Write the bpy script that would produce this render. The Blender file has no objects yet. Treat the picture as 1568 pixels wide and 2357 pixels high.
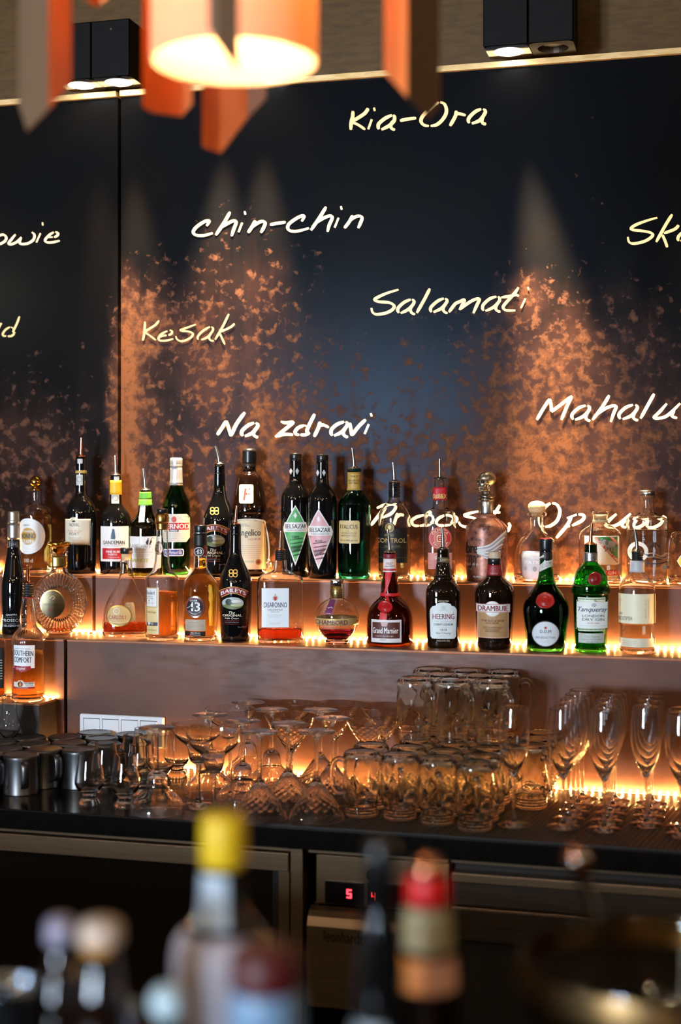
import bpy, bmesh, math, random
from mathutils import Vector, Matrix

# ------------------------------------------------------------------ camera
SC = bpy.context.scene
COL = SC.collection
FPX, U0, VH = 3300.0, 784.0, 1110.0           # focal length in px, centre column, horizon row
YAW = math.radians(15.15)
EYE = 1.62
SA, CA = -math.sin(YAW), math.cos(YAW)
cam_d = bpy.data.cameras.new('camera')
cam = bpy.data.objects.new('camera', cam_d)
COL.objects.link(cam)
cam.location = (0, 0, EYE)
cam.rotation_euler = (math.pi / 2, 0, YAW)
cam_d.sensor_fit = 'VERTICAL'
cam_d.sensor_height = 36.0
cam_d.lens = FPX * 36.0 / 2357.0
cam_d.shift_y = (VH - 1178.5) / 2357.0
cam_d.clip_start = 0.05
cam_d.dof.use_dof = True
cam_d.dof.focus_distance = 3.62
cam_d.dof.aperture_fstop = 2.0
SC.camera = cam

# ------------------------------------------------------------------ world, daylight, exposure
SC.view_settings.view_transform = 'Standard'
SC.view_settings.look = 'None'
SC.view_settings.exposure = 0.12
SC.view_settings.gamma = 1.0
SC.view_settings.use_curve_mapping = False
SC.cycles.use_denoising = True
SC.cycles.max_bounces = 34
SC.cycles.transmission_bounces = 34
SC.cycles.glossy_bounces = 6
SC.cycles.diffuse_bounces = 3
SC.cycles.transparent_max_bounces = 12
SC.cycles.sample_clamp_indirect = 6.0
SC.cycles.blur_glossy = 0.6

W = bpy.data.worlds.new('world')
SC.world = W
W.use_nodes = True
W.node_tree.nodes['Background'].inputs[0].default_value = (0.62, 0.78, 1.0, 1)
W.node_tree.nodes['Background'].inputs[1].default_value = 0.1


def area(name, loc, rot, sx, sy, col, power):
    d = bpy.data.lights.new(name, 'AREA')
    d.shape = 'RECTANGLE'; d.size = sx; d.size_y = sy; d.color = col; d.energy = power
    o = bpy.data.objects.new(name, d); COL.objects.link(o)
    o.location = loc; o.rotation_euler = rot
    return o


WIN = [(-3.40, -2.82), (-2.70, -2.12)]     # window openings in the wall behind the camera
YB = -4.0
for k, (a, b) in enumerate(WIN):                           # daylight outside each window opening
    area('daylight_window', ((a + b) / 2, YB - 0.25, 1.675), (math.radians(90), 0, 0), b - a, 1.45, (0.66, 0.82, 1.0), 420)


def pt(u, v, t):
    xc, yc = (u - U0) / FPX, (VH - v) / FPX
    return Vector((t * (SA + xc * CA), t * (CA - xc * SA), EYE + yc * t))


def at_Y(u, v, Y):
    return pt(u, v, Y / (CA - (u - U0) / FPX * SA))


def at_Z(u, v, Z):
    return pt(u, v, (EYE - Z) * FPX / (v - VH))


def depth(p):
    return p[0] * SA + p[1] * CA


def spot(name, loc, aim, deg, power, blend=0.7, col=(1.0, 0.74, 0.45)):
    d = bpy.data.lights.new(name, 'SPOT')
    d.energy = power; d.spot_size = math.radians(deg); d.spot_blend = blend; d.color = col
    d.shadow_soft_size = 0.02
    o = bpy.data.objects.new(name, d); COL.objects.link(o)
    o.location = loc
    o.rotation_euler = (Vector(aim) - Vector(loc)).to_track_quat('-Z', 'Y').to_euler()
    return o


# key planes of the back bar
Z0 = 0.901            # counter top
ZL = 1.063            # low step at the left
Z1 = 1.216            # lower shelf
Z2 = 1.369            # upper shelf
Y0 = 2.855            # counter front edge
YL = 3.278            # low step front
Y1 = 3.379            # lower shelf front
Y2 = 3.550            # upper shelf front
YW = 3.720            # steel wall
XS = -1.650           # seam between the two back bar units

# ------------------------------------------------------------------ materials
MATS = {}


def principled(name, **kw):
    m = bpy.data.materials.new(name); m.use_nodes = True
    b = m.node_tree.nodes['Principled BSDF']
    for k, v in kw.items():
        k = k.replace('_', ' ')
        if k in ('Base Color', 'Emission Color', 'Coat Tint', 'Specular Tint') and len(v) == 3:
            v = (*v, 1)
        b.inputs[k].default_value = v
    return m


def srgb(h):
    h = h.lstrip('#')
    c = [int(h[i:i + 2], 16) / 255 for i in (0, 2, 4)]
    return tuple(x / 12.92 if x <= .04045 else ((x + .055) / 1.055) ** 2.4 for x in c)


def paper(h, rough=0.5, metal=0.0):
    k = ('p', h, rough, metal)
    if k not in MATS:
        MATS[k] = principled('print_' + h.strip('#'), Base_Color=srgb(h), Roughness=rough, Metallic=metal)
    return MATS[k]


def glass(h, rough=0.0, ior=1.47):
    k = ('g', h, rough, ior)
    if k not in MATS:
        MATS[k] = principled('glass_' + h.strip('#'), Base_Color=srgb(h), Roughness=rough, IOR=ior, Transmission_Weight=1.0)
    return MATS[k]


def dark_glass(h):
    k = ('d', h)
    if k not in MATS:
        MATS[k] = principled('dark_glass_' + h.strip('#'), Base_Color=srgb(h), Roughness=0.04, IOR=1.5, Coat_Weight=0.6, Coat_Roughness=0.02)
    return MATS[k]


def metal(h, rough=0.25):
    k = ('m', h, rough)
    if k not in MATS:
        MATS[k] = principled('metal_' + h.strip('#'), Base_Color=srgb(h), Roughness=rough, Metallic=1.0)
    return MATS[k]


def emit(name, col, s):
    k = ('e', name)
    if k not in MATS:
        MATS[k] = principled(name, Base_Color=(0.8, 0.7, 0.5), Emission_Color=col, Emission_Strength=s, Roughness=0.4)
    return MATS[k]


class NT:
    """small helper round a material's node tree"""
    def __init__(self, m):
        self.t = m.node_tree; self.n = self.t.nodes; self.b = self.n['Principled BSDF']

    def new(self, typ, **kw):
        n = self.n.new(typ)
        for k, v in kw.items():
            setattr(n, k, v)
        return n

    def link(self, a, b):
        self.t.links.new(a, b)

    def val(self, sock, v):
        if isinstance(v, (int, float, tuple, list)):
            sock.default_value = v
        else:
            self.link(v, sock)

    def math(self, op, a, b=0.0, c=0.0, clamp=False):
        n = self.new('ShaderNodeMath', operation=op, use_clamp=clamp)
        for i, v in enumerate((a, b, c)):
            self.val(n.inputs[i], v)
        return n.outputs[0]

    def pos(self):
        return self.new('ShaderNodeNewGeometry').outputs['Position']

    def mapping(self, v, scale=(1, 1, 1), loc=(0, 0, 0)):
        n = self.new('ShaderNodeMapping')
        self.link(v, n.inputs['Vector']); n.inputs['Scale'].default_value = scale; n.inputs['Location'].default_value = loc
        return n.outputs[0]

    def noise(self, v, scale, detail=5, rough=0.6, dist=0.0):
        n = self.new('ShaderNodeTexNoise')
        self.link(v, n.inputs['Vector'])
        n.inputs['Scale'].default_value = scale; n.inputs['Detail'].default_value = detail
        n.inputs['Roughness'].default_value = rough; n.inputs['Distortion'].default_value = dist
        return n.outputs[0]

    def smooth(self, x, a, b, lo=0.0, hi=1.0):
        n = self.new('ShaderNodeMapRange', interpolation_type='SMOOTHSTEP')
        self.val(n.inputs['Value'], x); self.val(n.inputs['From Min'], a); self.val(n.inputs['From Max'], b)
        self.val(n.inputs['To Min'], lo); self.val(n.inputs['To Max'], hi)
        return n.outputs[0]

    def mix(self, f, a, b):
        n = self.new('ShaderNodeMix', data_type='RGBA')
        self.val(n.inputs[0], f)
        for s, v in ((n.inputs[6], a), (n.inputs[7], b)):
            self.val(s, (*v, 1) if isinstance(v, tuple) and len(v) == 3 else v)
        return n.outputs[2]

    def bump(self, h, strength=0.2, dist=0.01):
        n = self.new('ShaderNodeBump')
        n.inputs['Strength'].default_value = strength; n.inputs['Distance'].default_value = dist
        self.link(h, n.inputs['Height']); self.link(n.outputs[0], self.b.inputs['Normal'])


def rust_steel(name, spots, edge_x=None, base_rust=0.0, edge_w=0.14, edge_a=0.34):
    """dark steel sheet with speckled rust; spots = [(point, radius, amount)] where rust has bloomed"""
    m = principled(name, Roughness=0.3, Specular_IOR_Level=0.055, Specular_Tint=(0.50, 0.72, 1.0))
    t = NT(m); p = t.pos()
    region = None
    warp = t.noise(p, 7, 3, 0.6)
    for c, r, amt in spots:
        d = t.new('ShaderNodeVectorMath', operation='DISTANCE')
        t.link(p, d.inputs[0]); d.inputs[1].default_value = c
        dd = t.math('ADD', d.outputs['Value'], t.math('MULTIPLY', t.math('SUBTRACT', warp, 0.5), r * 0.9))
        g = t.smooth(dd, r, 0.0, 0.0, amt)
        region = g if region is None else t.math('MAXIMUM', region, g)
    sx = t.new('ShaderNodeSeparateXYZ'); t.link(p, sx.inputs[0])
    if edge_x is not None:                                  # rust creeping in from the cut edge
        e = t.math('ADD', t.math('ABSOLUTE', t.math('SUBTRACT', sx.outputs[0], edge_x)), t.math('MULTIPLY', t.math('SUBTRACT', warp, 0.5), 0.10))
        g = t.smooth(e, edge_w, 0.01, 0.0, edge_a)
        low = t.smooth(sx.outputs[2], 2.42, 1.95)
        g = t.math('MULTIPLY', g, low)
        region = g if region is None else t.math('MAXIMUM', region, g)
    big = t.noise(p, 2.6, 4, 0.55)
    run = t.noise(t.mapping(p, (1, 1, 0.10)), 16, 4, 0.6)
    blot = t.noise(p, 40, 3.5, 0.52, 0.3)
    speck = t.noise(p, 140, 4, 0.65, 0.2)
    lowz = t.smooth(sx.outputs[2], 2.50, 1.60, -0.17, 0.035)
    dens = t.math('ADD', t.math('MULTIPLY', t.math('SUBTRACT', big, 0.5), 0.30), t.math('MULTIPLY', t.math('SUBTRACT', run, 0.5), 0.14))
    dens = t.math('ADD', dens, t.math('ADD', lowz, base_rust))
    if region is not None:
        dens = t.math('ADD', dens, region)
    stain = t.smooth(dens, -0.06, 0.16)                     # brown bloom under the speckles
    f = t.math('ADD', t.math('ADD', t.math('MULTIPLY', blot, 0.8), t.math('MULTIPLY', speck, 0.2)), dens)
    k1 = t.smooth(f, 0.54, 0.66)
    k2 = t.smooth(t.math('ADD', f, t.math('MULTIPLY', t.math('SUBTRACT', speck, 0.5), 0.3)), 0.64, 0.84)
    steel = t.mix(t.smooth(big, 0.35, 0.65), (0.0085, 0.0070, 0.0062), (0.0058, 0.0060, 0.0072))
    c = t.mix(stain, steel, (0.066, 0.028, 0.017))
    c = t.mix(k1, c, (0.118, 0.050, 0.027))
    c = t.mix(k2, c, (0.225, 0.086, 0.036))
    t.link(c, t.b.inputs['Base Color'])
    t.link(t.math('ADD', t.math('ADD', 0.235, t.math('MULTIPLY', stain, 0.14)), t.math('MULTIPLY', k1, 0.25)), t.b.inputs['Roughness'])
    t.bump(t.math('ADD', blot, speck), 0.08, 0.0015)
    return m


def patina(name, a, b, rough=0.42, met=0.45):
    m = principled(name, Roughness=rough, Metallic=met)
    t = NT(m); p = t.pos()
    n1 = t.noise(p, 6, 5, 0.6); n2 = t.noise(t.mapping(p, (0.25, 1, 1)), 60, 5, 0.65)
    n3 = t.noise(p, 300, 3, 0.6)
    c = t.mix(t.smooth(n1, 0.35, 0.68), a, b)
    c = t.mix(t.smooth(n2, 0.66, 0.75), c, (a[0] * .35, a[1] * .4, a[2] * .6))
    c = t.mix(t.smooth(n3, 0.70, 0.76), c, (0.02, 0.016, 0.014))
    t.link(c, t.b.inputs['Base Color'])
    t.link(t.smooth(n2, 0.3, 0.7, rough - .08, rough + .1), t.b.inputs['Roughness'])
    t.bump(n2, 0.05, 0.001)
    return m


def noisy(name, a, b, scale, rough=0.6, met=0.0, bump=0.1, stretch=(1, 1, 1)):
    m = principled(name, Roughness=rough, Metallic=met)
    t = NT(m); p = t.mapping(t.pos(), stretch)
    n = t.noise(p, scale, 5, 0.6)
    t.link(t.mix(t.smooth(n, 0.3, 0.7), a, b), t.b.inputs['Base Color'])
    t.bump(n, bump, 0.002)
    return m


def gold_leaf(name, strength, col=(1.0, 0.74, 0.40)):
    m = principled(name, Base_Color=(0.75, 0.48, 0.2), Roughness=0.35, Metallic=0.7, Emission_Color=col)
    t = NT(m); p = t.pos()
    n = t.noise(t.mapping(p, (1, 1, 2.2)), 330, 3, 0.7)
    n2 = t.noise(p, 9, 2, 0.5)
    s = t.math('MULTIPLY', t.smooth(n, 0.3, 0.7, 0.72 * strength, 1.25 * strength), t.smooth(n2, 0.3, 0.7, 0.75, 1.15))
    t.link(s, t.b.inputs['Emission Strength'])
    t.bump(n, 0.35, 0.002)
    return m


M_CLEAR = glass('#ffffff')
M_CRYSTAL = glass('#ffffff', 0.0, 1.50)
M_STEEL = metal('#c9c6c2', 0.22)
M_CHROME = metal('#d8d8da', 0.08)
M_COPPER = metal('#d98f6c', 0.16)
M_GOLD = metal('#e6b24a', 0.12)
P_GOLD = '#d8ae58'
M_BLACK = principled('black_plastic', Base_Color=(0.008, 0.008, 0.009), Roughness=0.3)
M_RUBBER = principled('black_rubber', Base_Color=(0.012, 0.012, 0.013), Roughness=0.45)
M_BOTTLE = dark_glass('#0a0a0b')
M_BROWN = dark_glass('#160a05')
M_COUNTER = noisy('counter_black', (0.004, 0.004, 0.004), (0.008, 0.007, 0.006), 60, 0.16, 0, 0.02)
M_FRIDGE = noisy('brushed_steel', (0.25, 0.165, 0.095), (0.31, 0.21, 0.125), 160, 0.38, 0.9, 0.04, (0.03, 1, 1))
M_DARKSTEEL = noisy('dark_brushed_steel', (0.075, 0.056, 0.042), (0.10, 0.076, 0.058), 160, 0.4, 0.8, 0.04, (0.03, 1, 1))

# ------------------------------------------------------------------ mesh helpers


def mesh(name, verts, faces, mats, parent=None, smooth=True, fm=None, loc=None):
    me = bpy.data.meshes.new(name)
    me.from_pydata([tuple(v) for v in verts], [], faces)
    if not isinstance(mats, (list, tuple)):
        mats = [mats]
    for m in mats:
        me.materials.append(m)
    if fm:
        me.polygons.foreach_set('material_index', fm)
    if smooth:
        me.polygons.foreach_set('use_smooth', [True] * len(me.polygons))
    me.validate(); me.update()
    return link(name, me, parent, loc)


def link(name, me, parent=None, loc=None):
    o = bpy.data.objects.new(name, me)
    COL.objects.link(o)
    if parent is not None:
        o.parent = parent
    if loc is not None:
        o.location = loc
    return o


def tag(o, label=None, cat=None, group=None, kind=None):
    for k, v in (('label', label), ('category', cat), ('group', group), ('kind', kind)):
        if v:
            o[k] = v
    return o


def thing(name, label, cat, loc=(0, 0, 0), rz=0.0, group=None):
    o = bpy.data.objects.new(name, None)
    COL.objects.link(o)
    o.empty_display_size = 0.03
    o.location = loc; o.rotation_euler = (0, 0, rz)
    return tag(o, label, cat, group)


def copy_tree(src, parent=None):
    c = src.copy(); COL.objects.link(c)
    if parent is not None:
        c.parent = parent
    for ch in list(src.children):
        copy_tree(ch, c)
    return c


class MB:
    """collects pieces into one mesh"""
    def __init__(self):
        self.v, self.f, self.m = [], [], []

    def add(self, v, f, mi=0):
        k = len(self.v)
        self.v += [tuple(p) for p in v]
        self.f += [tuple(i + k for i in q) for q in f]
        self.m += [mi] * len(f)
        return self

    def box(self, a, b, mi=0, bev=0.0):
        x0, y0, z0 = a; x1, y1, z1 = b
        if bev <= 0:
            v = [(x, y, z) for z in (z0, z1) for y in (y0, y1) for x in (x0, x1)]
            f = [(0, 2, 3, 1), (4, 5, 7, 6), (0, 1, 5, 4), (2, 6, 7, 3), (0, 4, 6, 2), (1, 3, 7, 5)]
            return self.add(v, f, mi)
        bm = bmesh.new(); bmesh.ops.create_cube(bm, size=1)
        bmesh.ops.scale(bm, vec=(x1 - x0, y1 - y0, z1 - z0), verts=bm.verts)
        bmesh.ops.bevel(bm, geom=bm.edges[:], offset=bev, segments=2, affect='EDGES', profile=0.5)
        c = Vector(((x0 + x1) / 2, (y0 + y1) / 2, (z0 + z1) / 2))
        bm.verts.index_update()
        self.add([v.co + c for v in bm.verts], [[v.index for v in q.verts] for q in bm.faces], mi)
        bm.free()
        return self

    def lathe(self, prof, n=32, mi=0, c=(0, 0, 0), ky=1.0, ex=2.0, mod=None, cap0=False, cap1=False):
        """prof = [(r, z)] bottom to top"""
        v, f = lathe(prof, n, ky, ex, mod)
        self.add([(p[0] + c[0], p[1] + c[1], p[2] + c[2]) for p in v], f, mi)
        return self

    def tube(self, pts, r, n=8, mi=0, caps=True):
        v, f = tube(pts, r, n, caps)
        return self.add(v, f, mi)

    def build(self, name, mats, parent=None, smooth=False, loc=None):
        return mesh(name, self.v, self.f, mats, parent, smooth, self.m, loc)


def box(name, a, b, mat, parent=None, bev=0.0, smooth=False):
    return MB().box(a, b, 0, bev).build(name, mat, parent, smooth)


def lathe(prof, n=40, ky=1.0, ex=2.0, mod=None):
    v, f = [], []
    ring = []
    for r, z in prof:
        if r < 1e-6:
            ring.append([len(v)]); v.append((0, 0, z)); continue
        idx = []
        for k in range(n):
            a = 2 * math.pi * k / n
            c, s = math.cos(a), math.sin(a)
            if ex != 2.0:
                q = (abs(c) ** ex + abs(s) ** ex) ** (-1.0 / ex)
                c, s = c * q, s * q
            rr = r if mod is None else r * mod(a, z)
            idx.append(len(v)); v.append((rr * c, rr * s * ky, z))
        ring.append(idx)
    for a, b in zip(ring, ring[1:]):
        if len(a) == 1 and len(b) == 1:
            continue
        for k in range(n):
            k2 = (k + 1) % n
            if len(a) == 1:
                f.append((a[0], b[k2], b[k]))
            elif len(b) == 1:
                f.append((a[k], a[k2], b[0]))
            else:
                f.append((a[k], a[k2], b[k2], b[k]))
    return v, f


def tube(pts, r, n=8, caps=True):
    pts = [Vector(p) for p in pts]
    if not isinstance(r, (list, tuple)):
        r = [r] * len(pts)
    v, f = [], []
    up = None
    for i, p in enumerate(pts):
        d = (pts[min(i + 1, len(pts) - 1)] - pts[max(i - 1, 0)]).normalized()
        if up is None:
            up = d.orthogonal().normalized()
        up = (up - d * up.dot(d)).normalized()
        w = d.cross(up)
        for k in range(n):
            a = 2 * math.pi * k / n
            v.append(p + (up * math.cos(a) + w * math.sin(a)) * r[i])
    for i in range(len(pts) - 1):
        for k in range(n):
            k2 = (k + 1) % n
            f.append((i * n + k, i * n + k2, (i + 1) * n + k2, (i + 1) * n + k))
    if caps:
        f.append(tuple(range(n - 1, -1, -1)))
        f.append(tuple(range((len(pts) - 1) * n, len(pts) * n)))
    return v, f


def smooth_line(pts, it=2):
    """corner cutting that keeps the end points"""
    for _ in range(it):
        o = [pts[0]]
        for a, b in zip(pts, pts[1:]):
            o.append(tuple(x * .75 + y * .25 for x, y in zip(a, b)))
            o.append(tuple(x * .25 + y * .75 for x, y in zip(a, b)))
        o.append(pts[-1])
        pts = o
    return pts


def catmull(pts, k=5):
    if len(pts) < 3:
        return pts
    P = [pts[0]] + list(pts) + [pts[-1]]
    out = []
    for i in range(1, len(P) - 2):
        p0, p1, p2, p3 = P[i - 1], P[i], P[i + 1], P[i + 2]
        for j in range(k):
            t = j / k
            out.append(tuple(0.5 * (2 * b + (c - a) * t + (2 * a - 5 * b + 4 * c - d) * t * t + (3 * b - a - 3 * c + d) * t ** 3)
                             for a, b, c, d in zip(p0, p1, p2, p3)))
    out.append(pts[-1])
    return out


TXT = {}


def text_mesh(s, bold=0.0, shear=0.0):
    """flat triangles of a line of lettering, fitted into the unit square"""
    k = (s, bold, shear)
    if k not in TXT:
        c = bpy.data.curves.new('lettering', 'FONT')
        c.body = s; c.resolution_u = 2; c.shear = shear; c.fill_mode = 'FRONT'
        o = bpy.data.objects.new('lettering', c)
        COL.objects.link(o)
        dg = bpy.context.evaluated_depsgraph_get()
        me = bpy.data.meshes.new_from_object(o.evaluated_get(dg))
        v = [(p.co.x, p.co.y) for p in me.vertices]
        f = [tuple(p.vertices) for p in me.polygons]
        bpy.data.objects.remove(o); bpy.data.curves.remove(c); bpy.data.meshes.remove(me)
        if bold:                                             # heavier strokes: the same line struck twice, a little apart
            n = len(v); d = min(.055, bold * 2.2)
            v = v + [(x + d, y) for x, y in v]
            f = f + [tuple(i + n for i in q) for q in f]
        x0, x1 = min(p[0] for p in v), max(p[0] for p in v)
        y0, y1 = min(p[1] for p in v), max(p[1] for p in v)
        TXT[k] = ([((x - x0) / (x1 - x0), (y - y0) / (y1 - y0)) for x, y in v], f)
    return TXT[k]

# ------------------------------------------------------------------ room shell
XL, XR, ZC = -5.2, 3.0, 3.25
M_PLASTER = noisy('dark_plaster', (0.045, 0.036, 0.03), (0.06, 0.05, 0.04), 12, 0.8)
M_OCHRE = noisy('ochre_wall', (0.075, 0.033, 0.003), (0.115, 0.056, 0.007), 40, 0.55, 0.25, 0.2, (0.4, 1, 2))
M_FLOOR = noisy('floor_boards', (0.035, 0.022, 0.014), (0.06, 0.038, 0.022), 8, 0.5, 0, 0.05, (0.2, 3, 1))
for nm, a, b, m in (
        ('floor', (XL, YB, -0.1), (XR, 3.9, 0.0), M_FLOOR),
        ('ceiling', (XL, YB, ZC), (XR, 3.9, ZC + 0.1), M_PLASTER),
        ('wall_back', (XL, 3.80, 0.0), (XR, 3.90, ZC), M_OCHRE),
        ('wall_left', (XL - 0.1, YB, 0.0), (XL, 3.9, ZC), M_PLASTER),
        ('wall_right', (XR, YB, 0.0), (XR + 0.1, 3.9, ZC), M_PLASTER)):
    tag(box(nm, a, b, m), kind='structure')
wf = MB()                                                   # wall behind the camera, with the window openings left free
ZB, ZT = 0.95, 2.40
xs = [XL] + [x for w in WIN for x in w] + [XR]
wf.box((XL, YB - 0.2, 0), (XR, YB, ZB)).box((XL, YB - 0.2, ZT), (XR, YB, ZC))
for i in range(0, len(xs), 2):
    wf.box((xs[i], YB - 0.2, ZB), (xs[i + 1], YB, ZT))
tag(wf.build('wall_front', M_PLASTER), kind='structure')
M_FRAME = principled('window_frame_paint', Base_Color=(0.05, 0.045, 0.04), Roughness=0.4)
for k, (a, b) in enumerate(WIN):
    f = MB()
    for x0, x1, z0, z1 in ((a, a + .05, ZB, ZT), (b - .05, b, ZB, ZT), (a, b, ZB, ZB + .05), (a, b, ZT - .05, ZT),
                           ((a + b) / 2 - .025, (a + b) / 2 + .025, ZB, ZT), (a, b, 1.90, 1.94)):
        f.box((x0, YB - 0.14, z0), (x1, YB - 0.08, z1))
    tag(f.build('window_%d' % (k + 1), M_FRAME), kind='structure')

# small warm lamps hanging from the ceiling behind and beside the camera
M_ROOMBULB = emit('room_bulb', (1.0, 0.72, 0.44), 360.0)
for k, (x, y, z) in enumerate(((-3.6, 1.0, 2.55), (-2.3, -1.2, 2.6), (-0.7, -1.6, 2.55), (0.9, -1.0, 2.6), (1.7, 1.3, 2.5), (-3.4, -2.6, 2.6), (0.6, -3.0, 2.6))):
    rl = thing('globe_lamp', 'small warm globe lamp hanging %s' % ('left of the bar', 'behind the camera near the windows', 'straight behind the camera', 'behind the camera to the right', 'right of the bar', 'in the far left corner', 'at the far end of the room')[k], 'lamp', (x, y, ZC))
    v, f = lathe([(0, z - ZC - .045), (.025, z - ZC - .038), (.045, z - ZC), (.03, z - ZC + .035), (.012, z - ZC + .045), (0, z - ZC + .045)], 20)
    mesh('globe', v, f, M_ROOMBULB, rl)
    v, f = tube([(0, 0, z - ZC + .04), (0, 0, 0)], .003, 6)
    mesh('cable', v, f, M_BLACK, rl)

# ------------------------------------------------------------------ steel wall panels
P = lambda u, v: at_Y(u, v, YW)
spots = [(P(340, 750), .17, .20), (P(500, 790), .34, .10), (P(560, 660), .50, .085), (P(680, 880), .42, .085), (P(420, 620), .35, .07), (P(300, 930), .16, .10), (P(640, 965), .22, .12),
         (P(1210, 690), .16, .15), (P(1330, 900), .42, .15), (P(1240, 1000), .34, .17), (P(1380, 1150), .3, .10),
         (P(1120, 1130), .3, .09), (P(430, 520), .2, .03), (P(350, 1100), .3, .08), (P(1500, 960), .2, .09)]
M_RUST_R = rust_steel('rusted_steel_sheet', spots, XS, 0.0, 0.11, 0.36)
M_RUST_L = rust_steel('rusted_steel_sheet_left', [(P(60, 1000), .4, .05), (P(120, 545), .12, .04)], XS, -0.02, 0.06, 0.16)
ZTOP = 2.700
for nm, a, b, m in (('wall_panel', -3.6, XS - .005, M_RUST_L), ('wall_panel', XS + .005, 1.4, M_RUST_R)):
    o = box(nm, (a, YW, 0.02), (b, YW + 0.022, ZTOP), m, bpy.data.objects['wall_back'])
box('panel_backing', (-3.6, YW + 0.024, 0.02), (1.4, YW + 0.05, ZTOP - .01), principled('black_backing', Base_Color=(.004, .003, .003), Roughness=.8), bpy.data.objects['wall_back'])
M_BRASS = noisy('brass_edge', (0.72, 0.45, 0.16), (0.92, 0.64, 0.30), 70, 0.45, 0.5, 0.3, (0.3, 1, 1))
for k, (a, b) in enumerate(((-3.6, XS - .006), (XS + .006, 1.4))):
    tag(box('trim_%d' % (k + 1), (a, YW - 0.012, ZTOP), (b, YW + 0.03, ZTOP + 0.015), M_BRASS), kind='structure')
M_WASH = emit('warm_wash_glow', (1.0, 0.62, 0.25), 1.0)
# added area lights, unseen behind the panels: warm wash on the ochre wall
for xx in (-2.9, -1.1, 0.5):
    area('hidden_wash_light', (xx, 3.765, ZTOP - 0.06), (math.radians(180), 0, 0), 1.5, 0.03, (1.0, 0.62, 0.25), 0.7)

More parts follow.
